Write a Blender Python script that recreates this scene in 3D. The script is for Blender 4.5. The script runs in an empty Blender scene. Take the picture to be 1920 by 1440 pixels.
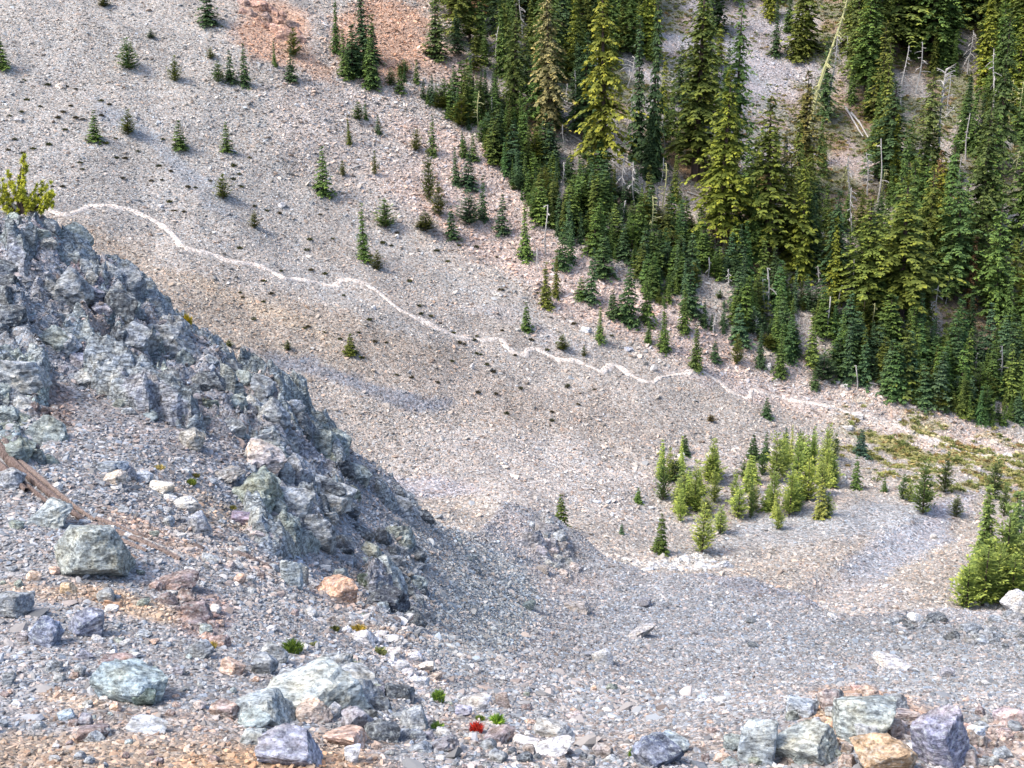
import bpy, math, random
import numpy as np
from mathutils import Vector, Matrix
random.seed(7); np.random.seed(7)
scene = bpy.context.scene
C = scene.collection
R = math.radians
# ------------------------------------------------------------------ camera, sky, sun, exposure
FPX = 2318.0; PITCH = R(14.0)              # focal length in photo pixels, downward tilt
cam_d = bpy.data.cameras.new('camera'); cam = bpy.data.objects.new('camera', cam_d); C.objects.link(cam)
cam_d.sensor_width = 36; cam_d.lens = 36 * FPX / 1920; cam_d.clip_start = .3; cam_d.clip_end = 3000
cam.location = (0, 0, 0); cam.rotation_euler = (R(90) - PITCH, 0, 0); scene.camera = cam
SUN_ELEV = R(52); SUN_AZ = R(-118)          # azimuth from +Y (view direction), clockwise positive
world = bpy.data.worlds.new('World'); scene.world = world; world.use_nodes = True
wn = world.node_tree; bg = wn.nodes['Background']
sky = wn.nodes.new('ShaderNodeTexSky'); sky.sky_type = 'NISHITA'; sky.sun_disc = False
sky.sun_elevation = SUN_ELEV; sky.sun_rotation = SUN_AZ; sky.dust_density = 3.0; sky.air_density = 0.8
wn.links.new(sky.outputs[0], bg.inputs[0]); bg.inputs[1].default_value = 0.14
sd = bpy.data.lights.new('sun', 'SUN'); sd.energy = 1.3; sd.angle = R(16); sd.color = (1, .93, .84)
sun = bpy.data.objects.new('sun', sd); C.objects.link(sun)
sdir = Vector((math.sin(SUN_AZ) * math.cos(SUN_ELEV), math.cos(SUN_AZ) * math.cos(SUN_ELEV), math.sin(SUN_ELEV)))
sun.rotation_euler = sdir.to_track_quat('Z', 'Y').to_euler()
vs = scene.view_settings; vs.view_transform = 'Standard'; vs.look = 'None'; vs.gamma = 1; vs.exposure = 1.58
vs.use_curve_mapping = False

# ------------------------------------------------------------------ helpers
def ray(u, v):
    a = (u - 960) / FPX; b = (720 - v) / FPX
    c, s = math.cos(PITCH), math.sin(PITCH)
    return np.array([a, c + b * s, -s + b * c])
def proj(x, y, z):
    c, s = math.cos(PITCH), math.sin(PITCH)
    d = y * c - z * s; w = y * s + z * c
    d = np.maximum(d, .5)
    return 960 + FPX * x / d, 720 - FPX * w / d, d
def _h(ix, iy, iz, seed):
    n = (ix.astype(np.int64) * 374761393 + iy.astype(np.int64) * 668265263 + iz.astype(np.int64) * 2147483647 + seed * 974634777) & 0xffffffff
    n = ((n ^ (n >> 13)) * 1274126177) & 0xffffffff
    n = ((n ^ (n >> 16)) * 2246822519) & 0xffffffff
    return ((n ^ (n >> 15)) & 0xffffff) / float(0xffffff)
def vn(x, y, z=0.0, seed=0):
    x = np.asarray(x, float); y = np.asarray(y, float); z = np.zeros_like(x) + z
    ix, iy, iz = np.floor(x), np.floor(y), np.floor(z)
    fx, fy, fz = x - ix, y - iy, z - iz
    fx = fx * fx * (3 - 2 * fx); fy = fy * fy * (3 - 2 * fy); fz = fz * fz * (3 - 2 * fz)
    r = 0
    for a in (0, 1):
        for b in (0, 1):
            for c in (0, 1):
                w = (fx if a else 1 - fx) * (fy if b else 1 - fy) * (fz if c else 1 - fz)
                r = r + w * _h(ix + a, iy + b, iz + c, seed)
    return r * 2 - 1
def fbm(x, y, z=0.0, seed=0, oct=4, gain=.5, lac=2.03):
    r = 0; a = 1; f = 1
    for o in range(oct):
        r = r + a * vn(np.asarray(x) * f + o * 17.3, np.asarray(y) * f - o * 9.1, np.asarray(z) * f, seed + o); a *= gain; f *= lac
    return r
def ridged(x, y, z=0.0, seed=0, oct=4):
    r = 0; a = 1; f = 1
    for o in range(oct):
        r = r + a * (1 - 2 * np.abs(vn(np.asarray(x) * f + o * 7.7, np.asarray(y) * f, np.asarray(z) * f, seed + o))); a *= .5; f *= 2.1
    return r
def cells(x, y, seed=0):
    """distance to nearest jittered cell point and that cell's random value (2-D)"""
    x = np.asarray(x, float); y = np.asarray(y, float)
    ix, iy = np.floor(x), np.floor(y); best = np.full(x.shape, 9.); val = np.zeros(x.shape)
    gx = np.zeros(x.shape); gy = np.zeros(x.shape)
    for a in (-1, 0, 1):
        for b in (-1, 0, 1):
            px = ix + a + _h(ix + a, iy + b, ix * 0, seed); py = iy + b + _h(ix + a, iy + b, ix * 0, seed + 5)
            d = (px - x) ** 2 + (py - y) ** 2; m = d < best
            best = np.where(m, d, best); val = np.where(m, _h(ix + a, iy + b, ix * 0, seed + 9), val)
            gx = np.where(m, x - px, gx); gy = np.where(m, y - py, gy)
    return np.sqrt(best), val, gx, gy
def smooth(e0, e1, x):
    t = np.clip((x - e0) / (e1 - e0), 0, 1); return t * t * (3 - 2 * t)
def mesh_from(name, V, Fc, mat=None, flat=True):
    me = bpy.data.meshes.new(name); V = np.asarray(V, np.float32); Fc = np.asarray(Fc, np.int32)
    k = Fc.shape[1]
    me.vertices.add(len(V)); me.vertices.foreach_set('co', V.ravel())
    me.loops.add(Fc.size); me.loops.foreach_set('vertex_index', Fc.ravel())
    me.polygons.add(len(Fc)); me.polygons.foreach_set('loop_start', np.arange(0, Fc.size, k, dtype=np.int32))
    me.polygons.foreach_set('loop_total', np.full(len(Fc), k, np.int32))
    me.polygons.foreach_set('use_smooth', np.full(len(Fc), not flat))
    me.update(calc_edges=True); me.validate()
    if mat: me.materials.append(mat)
    return me
def setcol(me, name, rgb):
    at = me.color_attributes.new(name, 'FLOAT_COLOR', 'POINT')
    a = np.ones((len(rgb), 4), np.float32); a[:, :3] = rgb; at.data.foreach_set('color', a.ravel())
def setf(me, name, val):
    at = me.attributes.new(name, 'FLOAT', 'POINT'); at.data.foreach_set('value', np.asarray(val, np.float32))
def link(name, me, parent=None):
    o = bpy.data.objects.new(name, me); C.objects.link(o)
    if parent is not None: o.parent = parent
    return o
def tag(o, label, cat, group=None):
    o['label'] = label; o['category'] = cat
    if group: o['group'] = group
    return o

# ------------------------------------------------------------------ materials
def nt(name):
    m = bpy.data.materials.new(name); m.use_nodes = True
    t = m.node_tree; b = t.nodes['Principled BSDF']; b.inputs['Roughness'].default_value = .88
    b.inputs['Specular IOR Level'].default_value = .25
    return m, t, b
def N(t, kind, **kw):
    n = t.nodes.new(kind)
    for k, v in kw.items():
        if k in n.inputs: n.inputs[k].default_value = v
        else: setattr(n, k, v)
    return n
def mul(t, a, b, blend='MULTIPLY', fac=1.0):
    n = t.nodes.new('ShaderNodeMix'); n.data_type = 'RGBA'; n.blend_type = blend
    for sock, val in ((n.inputs[0], fac), (n.inputs[6], a), (n.inputs[7], b)):
        if hasattr(val, 'default_value') or hasattr(val, 'links'): t.links.new(val, sock)
        else: sock.default_value = val
    return n.outputs[2]
def ramp(t, src, pts, interp='LINEAR'):
    n = t.nodes.new('ShaderNodeValToRGB'); cr = n.color_ramp; cr.interpolation = interp
    while len(cr.elements) < len(pts): cr.elements.new(.5)
    for e, (p, c) in zip(cr.elements, pts):
        e.position = p; e.color = (c, c, c, 1) if not hasattr(c, '__len__') else (*c, 1)
    t.links.new(src, n.inputs[0]); return n.outputs[0]
def ground_mat(name, s1, s2, bump):
    m, t, b = nt(name)
    at = N(t, 'ShaderNodeAttribute', attribute_name='zone')
    tc = N(t, 'ShaderNodeNewGeometry')
    nz = N(t, 'ShaderNodeTexNoise', Scale=s1 * .7, Detail=4.0); t.links.new(tc.outputs['Position'], nz.inputs['Vector'])
    wr = N(t, 'ShaderNodeVectorMath', operation='MULTIPLY_ADD'); wr.inputs[1].default_value = (.5 / s1,) * 3
    t.links.new(nz.outputs['Color'], wr.inputs[0]); t.links.new(tc.outputs['Position'], wr.inputs[2])
    col = at.outputs['Color']; hs = []
    for s, lo, hi in ((s1, .74, 1.3), (s2, .78, 1.25)):
        v = N(t, 'ShaderNodeTexVoronoi', Scale=s); t.links.new(wr.outputs[0], v.inputs['Vector'])
        sp = N(t, 'ShaderNodeSeparateColor'); t.links.new(v.outputs['Color'], sp.inputs[0])
        col = mul(t, col, ramp(t, sp.outputs[0], [(0, lo * .6), (.25, lo), (.8, 1.1), (1, hi)]))
        tint = ramp(t, sp.outputs[1], [(0, (1.06, .98, .94)), (.5, (1, 1, 1)), (1, (.93, 1, 1.07))])
        col = mul(t, col, tint)
        hs.append(v.outputs['Distance'])
    t.links.new(col, b.inputs['Base Color'])
    bp = N(t, 'ShaderNodeBump', Strength=bump, Distance=.35 / s1); bp.invert = True; t.links.new(hs[0], bp.inputs['Height'])
    b2 = N(t, 'ShaderNodeBump', Strength=bump, Distance=.35 / s2); b2.invert = True; t.links.new(hs[1], b2.inputs['Height'])
    t.links.new(bp.outputs[0], b2.inputs['Normal']); t.links.new(b2.outputs[0], b.inputs['Normal'])
    return m
def rock_mat(name, s, instanced=False, lichen=True, crk=.9, vcol=False):
    m, t, b = nt(name)
    oi = N(t, 'ShaderNodeObjectInfo'); geo = N(t, 'ShaderNodeNewGeometry')
    if instanced:
        at = N(t, 'ShaderNodeAttribute', attribute_name='zone', attribute_type='INSTANCER'); col = at.outputs['Color']
        col = mul(t, col, ramp(t, oi.outputs['Random'], [(0, .42), (.25, .8), (.7, 1.12), (.92, 1.45), (1, 1.8)]))  # random stone tone; the darkest also stand in for shadowed gaps between stones
        sc = N(t, 'ShaderNodeMath', operation='MULTIPLY'); sc.inputs[1].default_value = 37.7; t.links.new(oi.outputs['Random'], sc.inputs[0])
        fr = N(t, 'ShaderNodeMath', operation='FRACT'); t.links.new(sc.outputs[0], fr.inputs[0])
        col = mul(t, col, ramp(t, fr.outputs[0], [(0, (1.16, .95, .84)), (.4, (1.03, 1, .97)), (.75, (.96, 1, 1.03)), (1, (.84, .98, 1.16))]))
        t.links.new(col, b.inputs['Base Color']); return m
    col = N(t, 'ShaderNodeAttribute', attribute_name='zone').outputs['Color'] if vcol else oi.outputs['Color']
    mp = N(t, 'ShaderNodeMapping'); mp.inputs['Scale'].default_value = (s * .8, s * 1.3, s * 2.6); mp.inputs['Rotation'].default_value = (.5, .55, .2)
    t.links.new(geo.outputs['Position'], mp.inputs['Vector'])
    n1 = N(t, 'ShaderNodeTexNoise', Scale=2.2, Detail=9.0, Roughness=.68); t.links.new(mp.outputs[0], n1.inputs['Vector'])
    n2 = N(t, 'ShaderNodeTexNoise', Scale=s * 1.1, Detail=6.0, Roughness=.65); t.links.new(geo.outputs['Position'], n2.inputs['Vector'])
    n3 = N(t, 'ShaderNodeTexNoise', Scale=s * 6, Detail=6.0, Roughness=.75); t.links.new(geo.outputs['Position'], n3.inputs['Vector'])
    col = mul(t, col, ramp(t, n1.outputs[0], [(.3, .28), (.44, .75), (.54, 1.25), (.68, 2.2)]))
    col = mul(t, col, ramp(t, n2.outputs[0], [(.35, (.82, .88, 1.0)), (.5, (1, 1, 1)), (.65, (1.14, 1.05, .92))]))
    if lichen:
        f = ramp(t, n3.outputs[0], [(.52, 0.0), (.64, .62)])
        col = mul(t, col, (.40, .44, .43, 1), 'MIX', f)
    col = mul(t, col, ramp(t, n3.outputs[0], [(.36, .35), (.47, .95), (.6, 1.15)]))
    v = N(t, 'ShaderNodeTexVoronoi', Scale=1.5, feature='DISTANCE_TO_EDGE')
    wr = N(t, 'ShaderNodeVectorMath', operation='MULTIPLY_ADD'); wr.inputs[1].default_value = (.9,) * 3
    t.links.new(n2.outputs['Color'], wr.inputs[0]); t.links.new(mp.outputs[0], wr.inputs[2]); t.links.new(wr.outputs[0], v.inputs['Vector'])
    crack = ramp(t, v.outputs['Distance'], [(0, .22), (.045, .8), (.1, 1.0)] if vcol else [(0, .5), (.03, .95), (.07, 1.0)])
    gate = ramp(t, n1.outputs[0], [(.38, 0.25 if vcol else 0.0), (.52, crk)])
    col = mul(t, col, crack, 'MULTIPLY', gate)
    t.links.new(col, b.inputs['Base Color'])
    bp = N(t, 'ShaderNodeBump', Strength=.9, Distance=.16 / s); t.links.new(n1.outputs[0], bp.inputs['Height'])
    b2 = N(t, 'ShaderNodeBump', Strength=.5 * crk, Distance=.08 / s); t.links.new(crack, b2.inputs['Height']); t.links.new(bp.outputs[0], b2.inputs['Normal'])
    b3 = N(t, 'ShaderNodeBump', Strength=.7, Distance=.05 / s); t.links.new(n3.outputs[0], b3.inputs['Height']); t.links.new(b2.outputs[0], b3.inputs['Normal'])
    t.links.new(b3.outputs[0], b.inputs['Normal'])
    return m
def leaf_mat():
    m, t, b = nt('foliage'); b.inputs['Roughness'].default_value = .7
    oi = N(t, 'ShaderNodeObjectInfo'); at = N(t, 'ShaderNodeAttribute', attribute_name='tone')
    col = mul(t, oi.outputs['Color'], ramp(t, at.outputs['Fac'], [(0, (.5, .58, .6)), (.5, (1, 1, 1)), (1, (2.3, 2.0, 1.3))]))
    t.links.new(col, b.inputs['Base Color'])
    tr = N(t, 'ShaderNodeBsdfTranslucent'); t.links.new(col, tr.inputs[0])
    mx = N(t, 'ShaderNodeMixShader'); mx.inputs[0].default_value = .25
    out = t.nodes['Material Output']; t.links.new(b.outputs[0], mx.inputs[1]); t.links.new(tr.outputs[0], mx.inputs[2]); t.links.new(mx.outputs[0], out.inputs[0])
    return m
def bark_mat(name, c1, c2, s=6, zs=.15):
    m, t, b = nt(name)
    tc = N(t, 'ShaderNodeTexCoord'); mp = N(t, 'ShaderNodeMapping'); mp.inputs['Scale'].default_value = (s, s, s * zs)
    t.links.new(tc.outputs['Object'], mp.inputs['Vector'])
    n = N(t, 'ShaderNodeTexNoise', Scale=3.0, Detail=8.0, Roughness=.7); t.links.new(mp.outputs[0], n.inputs['Vector'])
    t.links.new(ramp(t, n.outputs[0], [(.35, c1), (.65, c2)]), b.inputs['Base Color'])
    bp = N(t, 'ShaderNodeBump', Strength=.8, Distance=.05); t.links.new(n.outputs[0], bp.inputs['Height']); t.links.new(bp.outputs[0], b.inputs['Normal'])
    return m
M_far = ground_mat('far_scree', 4.6, 12.0, .7)
M_near = ground_mat('near_gravel', 9.0, 24.0, .9)
M_path = ground_mat('trail_dust', 7.0, 19.0, .25)
M_stone = rock_mat('loose_stone', 1, True)
M_rock = rock_mat('blue_grey_rock', 1.6)
M_bed = rock_mat('bedrock', 2.0, vcol=True, crk=1.0)
M_rockn = rock_mat('boulder_rock', 3.2, crk=.65)
M_rocks = rock_mat('small_rock', 7.0, crk=.15)
M_rockf = rock_mat('far_rock', .8, lichen=False)
M_leaf = leaf_mat()
M_bark = bark_mat('bark', (.035, .026, .024), (.11, .075, .065))
M_dead = bark_mat('dead_wood', (.22, .21, .2), (.55, .53, .5))
M_lich = bark_mat('lichen_wood', (.20, .20, .10), (.50, .50, .24))
M_log = bark_mat('log_wood', (.05, .033, .028), (.26, .2, .175), 12, .08)
M_redwood = bark_mat('weathered_branch', (.09, .065, .055), (.34, .27, .235), 12, .1)

# ------------------------------------------------------------------ terrain surfaces
class TPS:
    def __init__(s, pts, lam=.02):
        P = np.array([[*(ray(u, v) * (y / ray(u, v)[1]))] for u, v, y in pts])
        s.c = P[:, :2]; s.sc = 30.0; X = s.c / s.sc; n = len(X)
        K = s.k(np.linalg.norm(X[:, None] - X[None], axis=2)) + lam * np.eye(n)
        Q = np.c_[np.ones(n), X]; A = np.zeros((n + 3, n + 3)); A[:n, :n] = K; A[:n, n:] = Q; A[n:, :n] = Q.T
        s.w = np.linalg.solve(A, np.r_[P[:, 2], 0, 0, 0])
    @staticmethod
    def k(r): return np.where(r > 1e-9, r * r * np.log(np.maximum(r, 1e-9)), 0)
    def __call__(s, x, y):
        x = np.asarray(x) / s.sc; y = np.asarray(y) / s.sc; sh = x.shape; x = x.ravel(); y = y.ravel(); n = len(s.c)
        r = s.w[n] + s.w[n + 1] * x + s.w[n + 2] * y
        for i in range(n):
            r = r + s.w[i] * s.k(np.hypot(x - s.c[i, 0] / s.sc, y - s.c[i, 1] / s.sc))
        return r.reshape(sh)
far_pts = [(-300,-100,165),(0,0,158),(200,0,165),(450,0,175),(700,0,190),(1000,0,215),(1300,0,235),(1600,0,240),(1850,50,235),(2200,50,250),
 (1450,200,200),(1150,330,165),(850,200,170),(550,150,160),(400,300,140),(0,350,122),(-300,400,112),(250,390,125),(420,480,121),(700,600,118),(550,530,122),
 (900,640,124),(1150,690,128),(1500,750,136),(1690,600,150),(1400,450,158),(1900,780,140),(2200,800,145),(1000,450,148),(1250,600,140),(700,350,148),
 (1860,1130,84),(1500,1060,92),(1650,1060,90),(1600,950,107),(1800,880,122),(1920,900,120),(2200,1000,105),(1200,950,102),(1000,900,103),(1300,830,118),(800,850,104),(1300,1060,90),
 (1000,1020,86),(1100,1100,78),(1500,1150,78),(1750,1180,76),(850,750,112),(400,700,104),(200,600,104),(700,950,90),(1900,400,180),(1600,350,182),(1450,870,117),(300,900,78),(2200,400,190)]
near_pts = [(0,1440,10),(500,1440,10),(960,1440,11),(1400,1440,11.6),(1920,1440,11.6),(-400,1440,10),(2400,1440,12),(0,1300,12.4),(300,1300,12.8),(600,1300,13.4),
 (760,1300,14.6),(850,1300,16.5),(1000,1330,17),(1150,1370,15),(1000,1250,24),(1200,1300,28),(1400,1330,14.2),(1600,1310,14),(1750,1310,13.8),(1920,1340,13.8),(2300,1350,14),
 (1500,1270,30),(1700,1270,32),(1900,1270,32),(2300,1290,34),(1100,1200,35),(1300,1200,39),(1400,1110,50),(1200,1095,53),(1550,1180,45),(1620,1178,46),(1750,1170,47),(1920,1165,48),(2300,1170,50),
 (900,1150,32),(1000,1130,42),(900,1050,42),(860,1000,47),(940,985,55),(1030,990,56),(1080,1075,54),(1140,1090,54),(830,1080,33),
 (750,1200,19),(700,1140,24),(750,1130,27),(600,1150,19),(400,1200,15.5),(200,1200,14.8),(0,1200,14.5),(-400,1200,15),(170,1090,17),(0,1000,18.5),(350,1050,19),(500,1080,20.5),(-400,1000,19),
 (0,850,23),(300,900,24.5),(150,800,27),(430,850,28),(520,1010,25.5),(600,1045,26),(640,1080,25.5),
 (650,900,34),(600,800,36),(480,790,32),(300,740,31.5),(540,745,38),(440,700,38.5),(350,610,38),(250,560,37.5),(180,490,37),(100,425,36.5),(0,420,36),(-200,380,38),(100,600,33),(50,700,29.5),(250,660,34),
 (790,985,37),(730,900,38),(680,930,35),(780,1150,27.5),(850,1040,38),(-400,700,30),(-400,400,40)]
# back side, beyond the crest: dives away under the far slope
def add_back(lst, seq):
    for x, y, z in seq: lst.append((x, y, z))
far_t = TPS(far_pts); 
near_t = TPS(near_pts, .002)
crest_px = [(-600,380,38),(-200,385,38),(0,395,37),(100,410,37.5),(180,475,38),(250,545,38.5),(350,595,39),(440,680,39.5),(540,730,39.5),(620,790,38),(665,880,37),(700,890,38.5),(750,890,39),(800,960,40),(860,985,49),(940,970,57),(1030,975,58),(1080,1060,57),(1200,1082,55),(1300,1068,54),(1400,1088,53),(1500,1122,50),(1560,1168,48),(1620,1170,48),(1700,1160,49),(1800,1165,50),(1920,1155,50),(2300,1150,52),(2700,1150,54)]
CR = np.array([ray(u, v) * (y / ray(u, v)[1]) for u, v, y in crest_px]); CRt = CR[:, 0] / CR[:, 1]
def crest_y(x, y):
    t = np.asarray(x) / np.maximum(y, 1); i = np.interp(t, CRt, CR[:, 1]); return i
def crag_mask(x, y, z):
    u, v, d = proj(x, y, z)
    m = 0
    for (a, b, ru, rv, rot, s) in CRAGS:
        c, sn = math.cos(R(rot)), math.sin(R(rot)); du, dv = u - a, v - b
        e = ((du * c + dv * sn) / ru) ** 2 + ((-du * sn + dv * c) / rv) ** 2
        m = np.maximum(m, s * (1 - smooth(.6, 1.15, e)))
    return m
CRAGS = [(230,600,330,95,42,1),(450,740,190,70,35,1),(555,915,100,138,15,1),(735,1075,48,80,10,.75),(745,925,55,36,45,.7),(25,720,75,180,0,1),(300,730,260,60,20,.7),
         (640,1300,170,60,10,.35),(1030,1010,70,40,50,.6),(1600,1390,260,60,0,.25),(740,1170,60,35,30,.6)]
def H_near_raw(x, y):
    z = near_t(x, y)
    ye = crest_y(x, y); over = y - ye
    lim = np.maximum(over, 0)
    drop = np.where(over > 0, .15 * lim ** 1.6 + .55 * lim, 0)
    # freeze the spline past the crest so it cannot rise again
    zc = near_t(x * np.minimum(1, ye / y), np.minimum(y, ye))
    z = np.where(over > 0, zc - drop, z)
    m = crag_mask(x, y, z)
    sx = x + .35 * fbm(x * .9, y * .9, 0, 3, 3); sy = y + .35 * fbm(x * .9, y * .9, 5, 8, 3)
    c1, v1, gx, gy = cells(sx * .75 + sy * .3, sy * .55, 3)
    c2, v2, hx, hy = cells(sx * 2.1, sy * 1.5, 13)
    c3, v3, kx, ky = cells(sx * 5.0, sy * 4.0, 23)
    crag = .62 * (v1 - .5) + gx * (v1 - .5) * .9 + gy * .55 + .34 * (v2 - .5) + hy * (v2 - .3) * .5 + .13 * (v3 - .5) + ky * .14 + .1 * ridged(x * 1.7, y * 1.7, 0, 40, 3)
    near = 1 - smooth(20, 45, y)
    z = z + m * crag * (.55 + .45 * smooth(15, 30, y))
    z = z + (1 - m) * ((.035 + .10 * smooth(15, 50, y)) * fbm(x * .8, y * .8, 0, 31, 5) + .012 * fbm(x * 5, y * 5, 0, 33, 2) + .03 * smooth(20, 40, y) * fbm(x * 3, y * 3, 0, 35, 2))
    return z
def H_far_raw(x, y):
    z = far_t(x, y)
    z = z + .5 * fbm(x * .06, y * .06, 0, 51, 3) + .28 * fbm(x * .25, y * .25, 0, 52, 3) + .09 * fbm(x * 1.1, y * 1.1, 0, 53, 2)
    # shallow debris-flow grooves running down the fall line
    s = (x * .66 + y * .75); z = z + .22 * fbm(s * .22, (x * .75 - y * .66) * .03, 0, 60, 3)
    # gravel wash in the bowl
    u, v, d = proj(x, y, z)
    g = np.abs((u - 1650) * .55 + (v - 1060) * .83); z = z - .8 * (1 - smooth(10, 60, g)) * smooth(880, 980, v)
    return z
class Sheet:
    def __init__(s, xs, ys, fn):
        s.xs, s.ys = xs, ys; X, Y = np.meshgrid(xs, ys); s.X, s.Y = X, Y; s.Z = fn(X, Y)
    def h(s, x, y):
        x = np.asarray(x, float); y = np.asarray(y, float)
        i = np.clip(np.searchsorted(s.xs, x) - 1, 0, len(s.xs) - 2); j = np.clip(np.searchsorted(s.ys, y) - 1, 0, len(s.ys) - 2)
        a = np.clip((x - s.xs[i]) / (s.xs[i + 1] - s.xs[i]), 0, 1); b = np.clip((y - s.ys[j]) / (s.ys[j + 1] - s.ys[j]), 0, 1)
        Z = s.Z; return (Z[j, i] * (1 - a) + Z[j, i + 1] * a) * (1 - b) + (Z[j + 1, i] * (1 - a) + Z[j + 1, i + 1] * a) * b
    def mesh(s, name, mat):
        ny, nx = s.X.shape; V = np.stack([s.X, s.Y, s.Z], -1).reshape(-1, 3)
        a = np.arange(ny * nx).reshape(ny, nx); Fq = np.stack([a[:-1, :-1], a[:-1, 1:], a[1:, 1:], a[1:, :-1]], -1).reshape(-1, 4)
        return mesh_from(name, V, Fq, mat, flat=False), V
    def hit(s, u, v):
        r = ray(u, v); r = r / r[1]; ys = np.linspace(s.ys[0] + .1, s.ys[-1] - .1, 4000)
        d = ys * r[2] - s.h(ys * r[0], ys); k = np.where((d[:-1] > 0) & (d[1:] <= 0))[0]
        if not len(k): return None
        k = k[0]; t = d[k] / (d[k] - d[k + 1]); y = ys[k] + t * (ys[k + 1] - ys[k])
        return np.array([y * r[0], y, y * r[2]])
ys = [4.0]
while ys[-1] < 68: ys.append(ys[-1] + .05 + .0035 * ys[-1])
near = Sheet(np.arange(-32, 34, .125), np.array(ys), H_near_raw)
far = Sheet(np.arange(-112, 165, .62), np.arange(58, 300, .62), H_far_raw)
def hit(u, v, which=None):
    if which != 'far':
        p = near.hit(u, v)
        if p is not None or which == 'near': return p
    return far.hit(u, v)

# ---- colour zones: (u, v, ru, rv, rot, colour, strength), the real colour of the stone there
TAN=(.30,.262,.222); GREY=(.305,.298,.288); BLUE=(.24,.255,.275); PINK=(.39,.325,.295); ORANGE=(.42,.27,.19); PALE=(.39,.37,.355); BROWN=(.30,.262,.222)
LILAC=(.33,.32,.345); SOIL=(.44,.33,.235); DUST=(.59,.53,.465); DKG=(.2,.21,.235)
def zones(V, base, Z, seed, warp=26):
    u, v, d = proj(V[:, 0], V[:, 1], V[:, 2])
    k = 1.0 if seed == 1 else .18
    wu = u + warp * fbm(V[:, 0] / 3 / k * .6, V[:, 1] / 3 / k * .6, 0, seed + 70, 4); wv = v + warp * .6 * fbm(V[:, 0] / 3 / k * .6, V[:, 1] / 3 / k * .6, 9, seed + 80, 4)
    col = np.tile(np.array(base), (len(V), 1))
    for (a, b, ru, rv, rot, c, s) in Z:
        cs, sn = math.cos(R(rot)), math.sin(R(rot)); du, dv = wu - a, wv - b
        e = ((du * cs + dv * sn) / ru) ** 2 + ((-du * sn + dv * cs) / rv) ** 2
        m = (s * (1 - smooth(.45, 1.25, e)))[:, None]; col = col * (1 - m) + np.array(c) * m
    n = fbm(V[:, 0] * (.25 if seed == 1 else 1.2), V[:, 1] * (.25 if seed == 1 else 1.2), 0, seed + 90, 4)
    col = col * (1 + .10 * n)[:, None]
    if seed == 1: col = col * np.array([1.04, 1.02, .975])
    if seed == 2: col = col * np.array([.93, .93, .915])
    return col, u, v, d
FZ = [(250,200,420,230,30,(.315,.305,.29),.9),(120,330,260,70,15,GREY,.8),(90,110,120,50,35,GREY,.8),(290,270,150,16,38,BLUE,.9),(400,370,110,15,30,BLUE,.7),(560,480,120,22,25,GREY,.8),
 (620,120,200,90,25,(.36,.33,.31),.6),(700,280,230,120,35,(.36,.33,.31),.8),(1000,480,330,70,30,PINK,.95),(1300,640,300,55,28,PINK,.95),(1650,770,330,50,18,(.40,.35,.32),.95),(900,330,200,60,32,PINK,.8),
 (720,70,110,85,10,ORANGE,.85),(510,60,80,60,35,ORANGE,.8),(590,120,60,20,40,(.42,.28,.2),.6),(830,110,90,40,35,(.42,.3,.24),.6),
 (330,560,300,60,32,BROWN,.85),(700,660,350,60,20,BROWN,.7),(1000,760,300,55,12,(.315,.285,.258),.8),(480,580,200,16,28,(.4,.33,.25),.5),
 (660,715,210,17,16,DKG,.95),(800,755,60,12,10,DKG,.8),(650,560,200,20,22,GREY,.8),(720,450,110,25,25,GREY,.6),(900,560,130,30,20,GREY,.6),(1000,620,150,20,15,(.34,.33,.33),.7),
 (1450,730,220,18,12,(.34,.31,.30),.7),(1000,890,300,70,8,(.36,.34,.325),.8),(800,915,110,25,5,LILAC,.8),(1180,930,180,60,5,PALE,.6),(1400,900,200,60,0,(.37,.34,.325),.6),
 (1550,980,220,45,-8,(.30,.315,.335),.9),(1700,1020,160,40,-35,(.29,.305,.34),.9),(1780,960,70,25,-30,LILAC,.8),(1400,1030,170,30,0,GREY,.6),(1850,1100,80,50,0,PALE,.7),(1600,1110,120,40,0,(.31,.3,.3),.7),
 (1270,1052,95,16,-3,(.45,.44,.42),.95),(1380,120,200,170,60,LILAC,.9),(1400,130,130,14,62,BLUE,.8),(1270,50,50,20,60,BLUE,.6),(1590,240,60,120,20,(.33,.28,.27),.8),(1880,30,60,50,0,(.42,.32,.26),.7),
 (1735,820,200,8,18,(.52,.48,.44),.9),(1300,310,60,30,30,(.36,.22,.1),.7),(1400,480,90,25,35,(.34,.22,.1),.8),(1000,230,60,25,20,(.33,.21,.13),.7),(1500,150,30,30,0,PALE,.4),(1150,360,70,25,20,(.3,.2,.1),.6)]
FOREST_GROUND = [(960,130),(1100,240),(1230,330),(1400,440),(1560,520),(1750,640),(1920,720)]
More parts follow.
